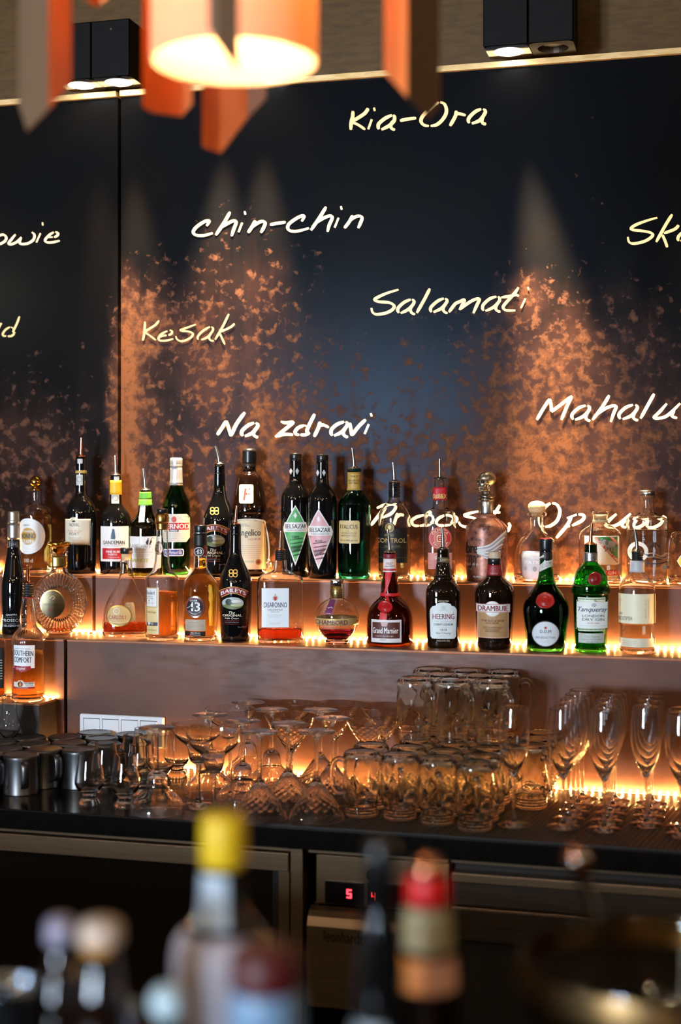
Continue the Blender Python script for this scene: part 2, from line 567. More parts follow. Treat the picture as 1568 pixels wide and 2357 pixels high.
# gold lettering on the wall: strokes traced letter by letter
K = {'kia': (760, 220, 3.92), 'chin': (420, 460, 3.5636), 'sal': (840, 640, 3.92), 'kes': (310, 710, 6.272), 'naz': (480, 930, 3.92),
     'mah': (1210, 880, 4.38), 'ska': (1400, 470, 9.333), 'owi': (0, 480, 7.3625), 'pro': (840, 1130, 4.3556), 'opu': (1200, 1120, 4.261)}
WORDS = [
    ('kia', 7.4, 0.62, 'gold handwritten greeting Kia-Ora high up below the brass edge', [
        [[(207, 140), (205, 190), (192, 240), (188, 310)], [(345, 115), (310, 165), (200, 235)], [(200, 242), (255, 265), (318, 308)]],
        [[(378, 215), (345, 305)], [(397, 110), (405, 140)]],
        [[(560, 178), (500, 205), (445, 250), (435, 280), (442, 305)], [(568, 178), (582, 192), (578, 230), (535, 272), (465, 308)], [(574, 225), (548, 270), (560, 300), (588, 310)]],
        [[(632, 228), (700, 213), (778, 204)]],
        [[(980, 60), (900, 120), (835, 190), (822, 235), (850, 268), (893, 275)], [(908, 275), (960, 265), (1010, 225), (1045, 170), (1050, 120), (1030, 75), (992, 60)]],
        [[(1140, 138), (1130, 190), (1083, 275)], [(1135, 165), (1170, 165), (1225, 180)]],
        [[(1365, 122), (1310, 147), (1260, 195), (1248, 225), (1258, 250)], [(1382, 122), (1400, 137), (1396, 165), (1350, 225), (1280, 253)], [(1390, 170), (1370, 225), (1385, 255), (1410, 255)]]]),
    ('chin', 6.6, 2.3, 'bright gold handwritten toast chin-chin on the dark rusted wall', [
        [[(200, 214), (222, 174), (180, 180), (115, 225), (90, 265), (115, 290), (180, 292), (250, 273)]],
        [[(393, 100), (345, 185), (275, 290)], [(320, 228), (380, 190), (425, 172), (442, 187), (420, 250), (405, 298)]],
        [[(492, 188), (462, 265)], [(512, 94), (518, 122)]],
        [[(600, 170), (570, 225), (540, 270)], [(575, 225), (620, 190), (660, 177), (680, 192), (665, 235), (645, 270)]],
        [[(720, 204), (780, 193), (848, 183)]],
        [[(980, 177), (1000, 134), (960, 140), (890, 185), (865, 220), (880, 252), (940, 258), (1040, 233)]],
        [[(1180, 58), (1130, 140), (1055, 250)], [(1100, 190), (1160, 150), (1215, 132), (1230, 150), (1205, 210), (1192, 262)]],
        [[(1282, 148), (1250, 228)], [(1302, 52), (1308, 82)]],
        [[(1398, 128), (1370, 180), (1330, 232)], [(1360, 185), (1410, 145), (1455, 134), (1475, 150), (1460, 195), (1443, 232)]]]),
    ('sal', 6.6, 0.85, 'gold handwritten toast Salamati in the middle of the wall', [
        [[(305, 105), (200, 137), (110, 178), (92, 200), (130, 214), (220, 222), (265, 250), (250, 285), (190, 316), (110, 328), (72, 310), (60, 270)]],
        [[(415, 194), (360, 217), (310, 260), (297, 290), (308, 315)], [(427, 192), (445, 210), (435, 240), (390, 285), (325, 318)], [(440, 230), (412, 280), (425, 315), (455, 328)]],
        [[(588, 95), (540, 190), (470, 315)]],
        [[(713, 184), (660, 207), (605, 255), (593, 285), (603, 308)], [(725, 184), (742, 200), (735, 225), (690, 275), (620, 308)], [(738, 215), (707, 275), (720, 305), (748, 320)]],
        [[(760, 308), (815, 235), (850, 216)], [(815, 235), (870, 207), (900, 202), (855, 288)], [(858, 286), (940, 222), (1000, 192), (1035, 192), (1010, 250), (980, 318)]],
        [[(1188, 167), (1130, 187), (1075, 235), (1063, 270), (1073, 295)], [(1202, 167), (1218, 185), (1210, 215), (1160, 265), (1090, 297)], [(1212, 205), (1182, 265), (1195, 295), (1225, 305)]],
        [[(1388, 85), (1350, 140), (1265, 235), (1250, 270), (1280, 292), (1360, 292)], [(1232, 175), (1300, 166), (1365, 152), (1390, 166)]],
        [[(1450, 185), (1410, 272)], [(1472, 82), (1480, 108)]]]),
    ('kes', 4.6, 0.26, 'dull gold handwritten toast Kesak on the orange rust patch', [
        [[(152, 190), (148, 290), (135, 400), (118, 465)], [(355, 175), (300, 240), (190, 310), (125, 352)], [(150, 345), (220, 390), (312, 460)]],
        [[(475, 325), (390, 370), (347, 430), (370, 463), (450, 465), (560, 440)], [(360, 415), (400, 397), (465, 390)], [(510, 312), (543, 330), (535, 365), (490, 388)]],
        [[(885, 230), (780, 270), (670, 312), (690, 325), (790, 335), (845, 370), (800, 430), (690, 473), (620, 450), (597, 400)]],
        [[(1090, 264), (1010, 310), (940, 370), (912, 420), (923, 450)], [(1112, 264), (1135, 290), (1125, 330), (1060, 410), (965, 455)], [(1128, 320), (1077, 410), (1100, 460), (1145, 470)]],
        [[(1362, 80), (1280, 250), (1165, 450)], [(1445, 220), (1380, 275), (1220, 345)], [(1225, 345), (1260, 420), (1305, 520)]]]),
    ('naz', 7.2, 2.5, 'bright gold handwritten toast Na zdravi just above the bottles', [
        [[(80, 278), (120, 220), (162, 152)], [(162, 152), (185, 220), (205, 290)], [(205, 288), (255, 180), (330, 75)]],
        [[(412, 170), (360, 192), (310, 235), (300, 265), (312, 288)], [(428, 170), (446, 185), (440, 210), (395, 262), (330, 290)], [(440, 205), (407, 262), (425, 292), (450, 300)]],
        [[(655, 158), (700, 170), (765, 165), (690, 230), (605, 298)], [(615, 290), (690, 274), (765, 277)]],
        [[(865, 192), (815, 212), (785, 245), (792, 272), (820, 278)], [(960, 90), (930, 150), (890, 240), (910, 262)], [(830, 278), (880, 276), (915, 255)], [(870, 192), (900, 210)]],
        [[(1008, 160), (995, 210), (955, 295)], [(1000, 195), (1040, 190), (1088, 212)]],
        [[(1225, 160), (1165, 182), (1115, 225), (1107, 262), (1120, 285)], [(1240, 160), (1255, 177), (1245, 205), (1200, 255), (1135, 285)], [(1248, 200), (1217, 255), (1235, 290), (1262, 298)]],
        [[(1275, 170), (1285, 220), (1295, 286)], [(1295, 284), (1350, 210), (1420, 140)]],
        [[(1448, 182), (1410, 270)], [(1465, 82), (1475, 112)]]]),
    ('mah', 7.0, 1.7, 'gold handwritten toast starting Mahalu over the orange rust at right', [
        [[(115, 378), (180, 265), (245, 167)], [(245, 167), (258, 230), (262, 295)], [(262, 298), (350, 230), (470, 137)], [(470, 140), (420, 240), (362, 380)]],
        [[(608, 234), (540, 257), (480, 310), (467, 345), (483, 375)], [(624, 234), (645, 252), (635, 290), (580, 345), (500, 378)], [(638, 280), (607, 345), (625, 380), (655, 388)]],
        [[(845, 130), (780, 240), (675, 380)], [(730, 320), (800, 267), (880, 237), (915, 247), (890, 310), (860, 400)]],
        [[(1085, 227), (1015, 252), (955, 305), (942, 340), (958, 370)], [(1107, 227), (1128, 247), (1115, 285), (1060, 340), (980, 372)], [(1118, 270), (1087, 340), (1105, 375), (1138, 382)]],
        [[(1298, 115), (1240, 220), (1160, 365)]],
        [[(1425, 215), (1350, 300), (1297, 355), (1340, 363), (1430, 335), (1560, 212)], [(1500, 280), (1477, 340), (1530, 360)]]]),
    ('ska', 6.6, 0.8, 'gold handwritten toast cut off after Sk at the right edge', [
        [[(1060, 290), (850, 350), (620, 435), (505, 510), (525, 553), (700, 572), (880, 602), (958, 645), (930, 710), (780, 800), (560, 848), (455, 815), (425, 705)]],
        [[(1380, 220), (1230, 460), (1035, 815)], [(1520, 450), (1430, 540), (1200, 625)], [(1170, 660), (1230, 800), (1275, 930)]],
        [[(1690, 560), (1600, 610), (1520, 690), (1500, 750), (1525, 790)], [(1700, 560), (1730, 600), (1690, 690), (1560, 800)]]]),
    ('owi', 5.0, 1.7, 'gold handwritten word end owie on the left steel panel', [
        [[(-60, 560), (-70, 500), (10, 452), (70, 447), (108, 490), (90, 550), (0, 603), (-60, 590)]],
        [[(265, 440), (200, 520), (150, 590), (190, 608), (290, 565), (365, 487)], [(365, 490), (337, 580), (380, 603), (480, 590), (570, 530), (588, 450), (545, 402)]],
        [[(690, 420), (620, 575)], [(722, 237), (730, 288)]],
        [[(915, 402), (840, 450), (770, 530), (800, 573), (900, 573), (1015, 546)], [(805, 490), (895, 485)], [(942, 397), (988, 420), (975, 460), (920, 488)]]]),
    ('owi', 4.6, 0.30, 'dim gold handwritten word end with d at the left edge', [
        [[(30, 1940), (0, 1985), (-40, 2080)]],
        [[(175, 2007), (100, 2052), (52, 2120), (62, 2158), (110, 2160)], [(335, 1828), (290, 1950), (230, 2080), (265, 2108)], [(192, 2007), (240, 2042)], [(135, 2165), (200, 2160), (250, 2120)]]]),
    ('pro', 6.8, 2.0, 'bright gold handwritten word Proost partly hidden behind the upper bottles', [
        [[(62, 345), (125, 265), (200, 165)], [(122, 172), (200, 140), (280, 130), (312, 165), (260, 230), (150, 268)]],
        [[(335, 225), (315, 270), (290, 345)], [(318, 265), (360, 240), (405, 245)]],
        [[(595, 242), (520, 262), (472, 300), (490, 343), (545, 350)], [(552, 350), (640, 330), (680, 285), (650, 242), (600, 240)]],
        [[(800, 245), (740, 275), (715, 315), (745, 345), (800, 350)], [(808, 350), (880, 330), (922, 290), (905, 255), (815, 243)]],
        [[(942, 308), (960, 340), (1010, 360), (1075, 350), (1120, 315), (1100, 275), (1000, 248), (1060, 222), (1140, 205)]],
        [[(1355, 140), (1320, 200), (1245, 300), (1250, 345), (1310, 345)], [(1240, 220), (1300, 210), (1360, 217)]],
        [[(1440, 318), (1455, 350), (1430, 412)]]]),
    ('opu', 7.2, 2.0, 'bright gold handwritten words Op uw behind the clear gin bottles', [
        [[(302, 162), (350, 177), (380, 240), (355, 330), (290, 383), (235, 395)], [(288, 162), (230, 205), (190, 280), (187, 350), (222, 395)]],
        [[(450, 310), (545, 274)], [(495, 290), (450, 380), (345, 505)], [(562, 272), (615, 282), (600, 330), (500, 383)], [(432, 398), (480, 386)]],
        [[(935, 268), (860, 335), (835, 375), (870, 393), (960, 365), (1075, 265)], [(1045, 297), (988, 375), (1030, 405)]],
        [[(1160, 290), (1100, 360), (1105, 398), (1170, 390), (1250, 330)], [(1250, 330), (1235, 385), (1290, 402), (1370, 370), (1415, 315), (1388, 285)]]]),
]


def stroke(mb, pts, w, dy):
    """flat brush stroke on the wall plane, given in photo pixels"""
    pts = catmull(pts, 6)
    n = len(pts)
    L, R = [], []
    for i, (x, y) in enumerate(pts):
        x2, y2 = pts[min(i + 1, n - 1)]; x1, y1 = pts[max(i - 1, 0)]
        dx, dy_ = x2 - x1, y2 - y1
        l = math.hypot(dx, dy_) or 1
        nx, ny = -dy_ / l, dx / l
        e = min(i, n - 1 - i) / max(n - 1, 1)
        hw = w / 2 * (0.62 + 0.38 * min(1, e * 6)) * (0.80 + 0.34 * abs(nx * 0.85 + ny * 0.5))
        L.append((x + nx * hw, y + ny * hw)); R.append((x - nx * hw, y - ny * hw))
    vs = []
    for a in L + R:
        p = at_Y(a[0], a[1], YW); vs.append((p.x, YW - dy, p.z))
    mb.add(vs, [(i, i + 1, n + i + 1, n + i) for i in range(n - 1)])


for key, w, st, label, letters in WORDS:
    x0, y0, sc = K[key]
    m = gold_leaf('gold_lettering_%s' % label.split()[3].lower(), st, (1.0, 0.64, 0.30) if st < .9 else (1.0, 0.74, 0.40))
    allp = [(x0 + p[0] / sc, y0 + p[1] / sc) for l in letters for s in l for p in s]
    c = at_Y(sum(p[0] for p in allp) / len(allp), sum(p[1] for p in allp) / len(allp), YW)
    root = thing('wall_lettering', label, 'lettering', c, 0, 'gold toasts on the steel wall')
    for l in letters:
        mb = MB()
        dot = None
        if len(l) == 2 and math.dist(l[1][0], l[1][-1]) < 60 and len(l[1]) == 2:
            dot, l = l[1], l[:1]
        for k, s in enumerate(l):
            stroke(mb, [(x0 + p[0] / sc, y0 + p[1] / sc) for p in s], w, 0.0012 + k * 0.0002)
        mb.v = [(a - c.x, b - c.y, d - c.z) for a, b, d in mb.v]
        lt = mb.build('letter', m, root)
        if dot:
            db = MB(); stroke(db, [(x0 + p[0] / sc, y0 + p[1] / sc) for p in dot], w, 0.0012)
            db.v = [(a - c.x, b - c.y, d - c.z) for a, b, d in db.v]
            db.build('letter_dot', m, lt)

# ------------------------------------------------------------------ downlight boxes at the top of the wall
M_BOX = noisy('dark_lamp_box', (0.004, 0.003, 0.003), (0.006, 0.005, 0.005), 30, 0.6, 0.0, 0.03)
M_BOX.node_tree.nodes['Principled BSDF'].inputs['Specular IOR Level'].default_value = 0.15
M_BULB = emit('lamp_bulb', (1.0, 0.86, 0.66), 22.0)
M_BULB_OFF = principled('lamp_bulb_off', Base_Color=(.3, .33, .36), Roughness=.1)


def bezel(parent, cx, y0, y1, z, hw, r, mat):
    n = 32
    v, f = [], []
    cy = (y0 + y1) / 2
    for k in range(n):
        a = 2 * math.pi * (k + .5) / n
        c, s = math.cos(a), math.sin(a)
        q = 1 / max(abs(c), abs(s))
        v.append((cx + c * q * hw, cy + s * q * (y1 - y0) / 2, z))
        v.append((cx + c * r, cy + s * r, z))
        v.append((cx + c * r * .92, cy + s * r * .92, z + 0.035))
    for k in range(n):
        j = (k + 1) % n
        f.append((3 * k, 3 * k + 1, 3 * j + 1, 3 * j)); f.append((3 * k + 1, 3 * k + 2, 3 * j + 2, 3 * j + 1))
    return mesh('lamp_bezel', v, f, mat, parent, False)


def downlight(u, label, lit, aims, powers, cone=24):
    c = at_Y(u, 120, 3.655)
    zb = 2.722
    root = thing('ceiling_spotlight', label, 'spotlight', (c.x, 3.655, zb + 0.16), 0, 'double spotlight boxes above the wall')
    off = Vector((c.x, 3.655, zb + 0.16))
    h = MB()
    yA, yB = 3.600, 3.714
    for a, b in ((-.113, -.0008), (.0008, .113)):
        # open-bottomed housing of thin sheet
        h.box((c.x + a, yA, zb + .002), (c.x + b, yA + .002, zb + .155)).box((c.x + a, yB - .002, zb + .002), (c.x + b, yB, zb + .155))
        h.box((c.x + a, yA, zb + .153), (c.x + b, yB, zb + .155))
        h.box((c.x + a, yA, zb + .002), (c.x + a + .002, yB, zb + .155)).box((c.x + b - .002, yA, zb + .002), (c.x + b, yB, zb + .155))
    h.box((c.x - .03, yB, zb + .06), (c.x + .03, 3.80, zb + .12))
    h.v = [(x - off.x, y - off.y, z - off.z) for x, y, z in h.v]
    h.build('housing', M_BOX, root)
    for k, (dx, on, aim, pw) in enumerate(zip((-.0565, .0565), lit, aims, powers)):
        bz = bezel(root, dx, yA - off.y, yB - off.y, zb - off.z, .0555, .039, M_CHROME if on else M_DARKSTEEL)
        for s in ((-.09, .13), (.06, .13)) if k == 0 else ():
            MB().lathe([(0, 0), (.004, 0), (.003, .002), (0, .002)], 10).build('screw', M_CHROME, root, False).matrix_local = (
                Matrix.Translation((s[0], yA - off.y, zb - off.z + s[1])) @ Matrix.Rotation(math.pi / 2, 4, 'X'))
        b = MB().lathe([(0, .030), (.032, .026), (.034, .022), (.033, .017), (.026, .012), (.0, .009)], 24)
        tilt = 0.22 if on else 0
        bo = b.build('bulb', M_BULB if on else M_BULB_OFF, bz, True)
        bo.location = (dx, (yA + yB) / 2 - off.y, zb - off.z)
        bo.rotation_euler = (tilt, 0, 0)
        if on:
            spot('spotlight_beam', (c.x + dx, (yA + yB) / 2 - .01, zb - .004), aim, cone, pw, 1.0)


def below(u, v, dy):
    p = P(u, v); return Vector((p.x, YW - dy, p.z))


downlight(229, 'double spotlight box with two lit lamps above the wall seam', (True, True),
          (below(300, 1300, .03), below(360, 1300, .03)), (120, 330), 25)
downlight(548, 'double spotlight box hidden behind the glowing pendant drum', (True, True),
          (below(490, 1200, .035), below(600, 1200, .035)), (480, 380), 29)
downlight(1222, 'double spotlight box with one lit lamp at the upper right', (True, False),
          (below(1335, 1150, .050), P(1300, 900)), (1250, 0), 23)

# ------------------------------------------------------------------ stepped shelf units
M_TREAD = patina('copper_brown_shelf', (0.30, 0.125, 0.055), (0.20, 0.085, 0.045), 0.46, 0.45)
M_RISER = patina('brown_patina_riser', (0.115, 0.050, 0.032), (0.075, 0.036, 0.028), 0.42, 0.1)
M_RISER.node_tree.nodes['Principled BSDF'].inputs['Specular IOR Level'].default_value = 0.25


def shelf_step(label, xa, xb, za, zb, ya):
    o = Vector(((xa + xb) / 2, ya, za))
    root = thing('shelf_step', label, 'shelf', o)
    box('riser', Vector((xa, ya + .003, za)) - o, Vector((xb, YW - .001, zb - .006)) - o, M_RISER, root)
    box('tread', Vector((xa, ya, zb - .006)) - o, Vector((xb, YW - .001, zb)) - o, M_TREAD, root, .0015)


XA, XB = XS - .005, XS + .005
shelf_step('long copper-brown lower bottle shelf right of the seam', XB, 1.3, Z0, Z1, Y1)
shelf_step('long copper-brown upper bottle shelf right of the seam', XB, 1.3, Z1, Z2, Y2)
shelf_step('copper-brown lower bottle shelf left of the seam', -3.3, XA, Z0, Z1, Y1)
shelf_step('copper-brown upper bottle shelf left of the seam', -3.3, XA, Z1, Z2, Y2)
lo = box('low_shelf', (-3.3, YL, Z0), (-1.672, Y1 - .001, ZL - .006), noisy('dark_riser', (.02, .014, .012), (.035, .024, .02), 30, .5, .3, .05))
tag(lo, 'low dark step with a brown top carrying the amber liqueur bottle', 'shelf')
box('tread', (-3.3, YL, ZL - .006), (-1.672, Y1 - .001, ZL), M_TREAD, lo, .0015)

# ------------------------------------------------------------------ LED strips
M_LED = emit('led_chip', (1.0, 0.50, 0.15), 1600.0)
led_me = None


def led_strip(label, xa, xb, y, z, pitch=0.0170):
    global led_me
    root = thing('led_strip', label, 'light strip', ((xa + xb) / 2, y, z))
    o = Vector(((xa + xb) / 2, y, z))
    box('tape', (xa - o.x, -.004, 0), (xb - o.x, .004, .0012), paper('#c8b088', .5), root)
    n = int((xb - xa) / pitch)
    for k in range(n):
        x = xa + pitch * (k + .5) - o.x
        if led_me is None:
            v, f = lathe([(.0024, 0), (.0024, .0012), (.0017, .0026), (0, .0031)], 8)
            ob = mesh('led', v, f, M_LED, root); led_me = ob.data
        else:
            ob = link('led', led_me, root)
        ob.location = (x, random.uniform(-.0006, .0006), .0012)


random.seed(4)
led_strip('warm LED strip along the back of the upper shelf', -2.40, 0.20, YW - .007, Z2)
led_strip('warm LED strip along the back of the lower shelf', -2.35, 0.20, Y2 - .007, Z1)
led_strip('warm LED strip along the back edge of the counter', -1.64, 0.20, Y1 - .007, Z0)
led_strip('short warm LED strip on the low step at the left', -2.30, -1.662, Y1 - .008, ZL)

# ------------------------------------------------------------------ power outlet on the riser
pa, pb = at_Y(187, 1641, Y1), at_Y(380, 1650, Y1)
zo = pa.z
ow = pb.x - pa.x
po = thing('power_outlet', 'white plastic four-module power outlet plate on the brown riser', 'outlet', ((pa.x + pb.x) / 2, Y1, zo - .08))
M_WHITE = principled('white_plastic', Base_Color=(0.82, 0.84, 0.88), Roughness=0.3)
box('plate', (-ow / 2, -.011, 0), (ow / 2, .002, .08), M_WHITE, po, .004)
for k in range(4):
    x = -ow / 2 + .011 + k * (ow - .022) / 4
    w = (ow - .022) / 4 - .006
    box('recess', (x, -.0113, .012), (x + w, -.0108, .070), paper('#2c2b2c'), po)
    box('module', (x + .0016, -.0128, .012), (x + w, -.0108, .0684), M_WHITE, po, .0008)

# ------------------------------------------------------------------ counter, bar mat, coolers below
ct = box('back_counter', (-3.3, Y0, Z0 - .045), (1.3, YW - .001, Z0), M_COUNTER, None, .003)
tag(ct, 'black back bar counter carrying glasses and mugs', 'counter')
XM = at_Z(560, 1890, Z0).x
mat_o = thing('bar_mat', 'black ribbed rubber bar mat under the jars and flutes', 'mat', (0, Y0, Z0))
box('mat_base', (XM, .006, 0), (1.2, Y1 - Y0 - .02, .0012), M_RUBBER, mat_o)
rb = MB()
for k in range(150):
    x = XM + .012 + k * .0115
    for j in range(1):
        a, b = Vector((x, .010, .0012)), Vector((x + .06, .40, .0012))
        d = Vector((.0026, 0, 0))
        rb.add([a - d, a + d, b + d, b - d, a + Vector((0, 0, .0016)), b + Vector((0, 0, .0016))],
               [(0, 1, 4), (1, 2, 5, 4), (2, 3, 5), (3, 0, 4, 5)])
ro = rb.build('rib', principled('rib_rubber', Base_Color=(.03, .026, .02), Roughness=.28), mat_o)
ro['kind'] = 'stuff'
box('mat_lip', (XM, .002, 0), (1.2, .006, .004), M_RUBBER, mat_o)


def zc(x):
    return Z0 + (.0029 if x > XM else 0)


YF = 2.90
fz = lambda u, v: at_Y(u, v, YF).z
fx = lambda u: at_Y(u, 2000, YF).x
# glass-door bottle cooler at the left
x1 = fx(697)
fr = thing('bottle_cooler', 'stainless undercounter cooler with dark glass door at left', 'refrigerator', (x1 - .6, YF, 0.05))
o = Vector((x1 - .6, YF, .05))
zt = min(fz(667, 1940), Z0 - .0465); zd = fz(667, 1963); ze = fz(667, 2005)
box('cabinet', Vector((x1 - 1.5, YF + .035, .05)) - o, Vector((x1, Y1 + .2, Z0 - .046)) - o, principled('cooler_inside', Base_Color=(.006, .005, .005), Roughness=.6), fr)
box('top_rail', Vector((x1 - 1.5, YF + .004, zd + .003)) - o, Vector((x1 - .027, YF + .035, zt)) - o, M_FRIDGE, fr)
box('side_post', Vector((x1 - .027, YF, .05)) - o, Vector((x1, YF + .036, zt)) - o, M_FRIDGE, fr, .001)
dr = box('door', Vector((x1 - 1.5, YF - .008, ze)) - o, Vector((x1 - .029, YF + .03, zd)) - o, M_FRIDGE, fr, .0015)
box('door_stile', Vector((x1 - .052, YF - .004, .08)) - o, Vector((x1 - .029, YF + .03, ze)) - o, M_FRIDGE, dr)
box('door_gasket', Vector((x1 - .068, YF + .004, .08)) - o, Vector((x1 - .052, YF + .03, ze)) - o, M_RUBBER, dr)
box('door_glass', Vector((x1 - 1.5, YF + .010, .08)) - o, Vector((x1 - .068, YF + .016, ze)) - o, principled('tinted_door_glass', Base_Color=(.012, .009, .007), Roughness=.12), dr)

# glass washer in the middle
xa, xb = fx(724), fx(1034)
dw = thing('glass_washer', 'stainless undercounter glass washer with red digital display', 'dishwasher', ((xa + xb) / 2, YF, 0.05))
o = Vector(((xa + xb) / 2, YF, .05))
z_1, z_2 = min(fz(784, 1950), Z0 - .0465), fz(784, 1966)
box('body', Vector((xa, YF + .03, .05)) - o, Vector((xb, Y1 + .2, z_1)) - o, M_DARKSTEEL, dw)
box('top_strip', Vector((xa - .012, YF - .006, z_2)) - o, Vector((xb, YF + .03, z_1)) - o, M_FRIDGE, dw, .001)
zp0, zp1 = fz(784, 2084), fz(784, 1972)
box('control_panel', Vector((xa + .003, YF + .004, zp0)) - o, Vector((xb, YF + .03, zp1)) - o, M_FRIDGE, dw, .001)


def fpt(u, v, dy=0.0):
    p = at_Y(u, v, YF); return Vector((p.x, YF + dy, p.z)) - o


M_SCREEN = principled('display_black', Base_Color=(.004, .002, .002), Roughness=.25)
M_DIGIT = emit('red_digit', (1.0, 0.02, 0.05), 3.2)
SEG = {'5': 'afgcd', '4': 'bcfg'}


def digit(parent, u, v, h, ch):
    """seven-segment digit"""
    c = fpt(u, v, -.0005)
    h = h * 3.0 / FPX; w = h * .5; e = h * .10
    mb = MB()
    pos = {'a': ((-w / 2, h / 2), (w / 2, h / 2)), 'g': ((-w / 2, 0), (w / 2, 0)), 'd': ((-w / 2, -h / 2), (w / 2, -h / 2)),
           'f': ((-w / 2, 0), (-w / 2, h / 2)), 'b': ((w / 2, 0), (w / 2, h / 2)), 'e': ((-w / 2, -h / 2), (-w / 2, 0)), 'c': ((w / 2, -h / 2), (w / 2, 0))}
    for s in SEG[ch]:
        (xq, zq), (xr, zr) = pos[s]
        mb.box((c.x + min(xq, xr) - e, c.y - .0006, c.z + min(zq, zr) - e), (c.x + max(xq, xr) + e, c.y + .0001, c.z + max(zq, zr) + e))
    return mb.build('digit', M_DIGIT, parent)


for (ua, va, ub, vb, du, dv, ch) in ((748, 2033, 836, 2079, 804, 2057, '5'), (845, 2038, 930, 2084, 858, 2063, '4')):
    a, b = fpt(ua, vb), fpt(ub, va)
    sc = box('display', (a.x, -.001, a.z), (b.x, .006, b.z), M_SCREEN, dw, .0008)
    digit(sc, du, dv, 17 if ch == '5' else 15, ch)
kn = MB().lathe([(0, 0), (.016, 0), (.015, .012), (.0, .013)], 24).build('knob', M_BLACK, dw, True)
kn.rotation_euler = (math.pi / 2, 0, 0); kn.location = fpt(860, 2015, .005)
zd1, zd0 = fz(784, 2089), fz(784, 2310)
dm = MB()
prof = [(YF + .004, zd1 + .0), (YF - .012, zd1 - .006), (YF - .022, zd1 - .016), (YF - .028, zd1 - .030), (YF - .030, zd1 - .034), (YF - .030, zd0)]
n = len(prof)
dm.add([Vector((x, y, z)) - o for x in (xa - .008, xb) for y, z in prof + [(YF + .03, zd0), (YF + .03, zd1)]],
       [(i, i + 1, n + 2 + i + 1, n + 2 + i) for i in range(n + 1)] + [tuple(range(n + 1, -1, -1)), tuple(range(n + 2, 2 * n + 4))])
dd = dm.build('door', M_FRIDGE, dw)
tv, tf = text_mesh('leonhardt', .012)
a, b = fpt(755, 2157), fpt(843, 2138)
mesh('maker_name', [(a.x + x * (b.x - a.x), -.0305, a.z + y * (b.z - a.z)) for x, y in tv], tf, paper('#1a1410'), dd, False)
box('kick_plate', Vector((xa, YF + .03, .05)) - o, Vector((xb, YF + .06, zd0 - .004)) - o, M_BLACK, dw)

# drawer cooler at the right
xa, xb = fx(1040), 1.2
dc = thing('drawer_cooler', 'dark undercounter drawer cooler with horizontal steel rails at right', 'refrigerator', ((xa + xb) / 2, YF, .05))
o = Vector(((xa + xb) / 2, YF, .05))
box('cabinet', Vector((xa, YF + .03, .05)) - o, Vector((xb, Y1 + .2, z_1)) - o, principled('cooler_dark', Base_Color=(.012, .010, .009), Roughness=.5), dc)
box('top_strip', Vector((xa, YF - .006, z_2)) - o, Vector((xb, YF + .03, z_1)) - o, M_FRIDGE, dc, .001)
za, zb = fz(1300, 2048), fz(1300, 2026)
box('rail', Vector((xa, YF - .004, za)) - o, Vector((xb, YF + .03, zb)) - o, M_FRIDGE, dc, .002)
box('drawer_front', Vector((xa, YF + .006, fz(1300, 2102))) - o, Vector((xb, YF + .03, za - .003)) - o, M_DARKSTEEL, dc)
box('lower_rail', Vector((xa, YF - .004, fz(1300, 2113))) - o, Vector((xb, YF + .03, fz(1300, 2106))) - o, M_FRIDGE, dc, .001)
box('lower_front', Vector((xa, YF + .004, fz(1300, 2185))) - o, Vector((xb, YF + .03, fz(1300, 2114))) - o, M_DARKSTEEL, dc)

# ------------------------------------------------------------------ bottles
CROP = {'C5': (0, 990, 3.92), 'C6': (380, 990, 3.92), 'C7': (760, 990, 3.7333), 'C8': (1160, 1060, 3.8431), 'A': (0, 1170, 5.2267),
        'B': (220, 1160, 5.2267), 'C': (490, 1180, 4.6118), 'D': (820, 1220, 4.2378), 'E': (1180, 1220, 4.0412), 'F': (0, 1440, 5.6125), 'P': (0, 0, 1.0)}
ROW = {'up': (3.640, Z2), 'low': (3.468, Z1), 'left': (3.330, ZL)}
WHITE, CREAM, BLK, NAVY, RED, DRED, GOLD, GREY = '#f1efec', '#eadfc6', '#121212', '#1c2a4a', '#c01825', '#7d1420', '#c9a75a', '#8d8a86'


def pill(x0, y0, x1, y1, r, k=4):
    o = []
    for cx, cy, a0 in ((x1 - r, y0 + r, -90), (x1 - r, y1 - r, 0), (x0 + r, y1 - r, 90), (x0 + r, y0 + r, 180)):
        for i in range(k + 1):
            a = math.radians(a0 + 90 * i / k)
            o.append((cx + r * math.cos(a), cy + r * math.sin(a)))
    return o


def oval(cx, cy, rx, ry=None, n=28, a0=0, a1=360):
    ry = rx if ry is None else ry
    return [(cx + rx * math.cos(math.radians(a0 + (a1 - a0) * k / n)), cy + ry * math.sin(math.radians(a0 + (a1 - a0) * k / n))) for k in range(n + (a1 - a0 != 360))]


def rect(x0, y0, x1, y1):
    return [(x0, y0), (x1, y0), (x1, y1), (x0, y1)]


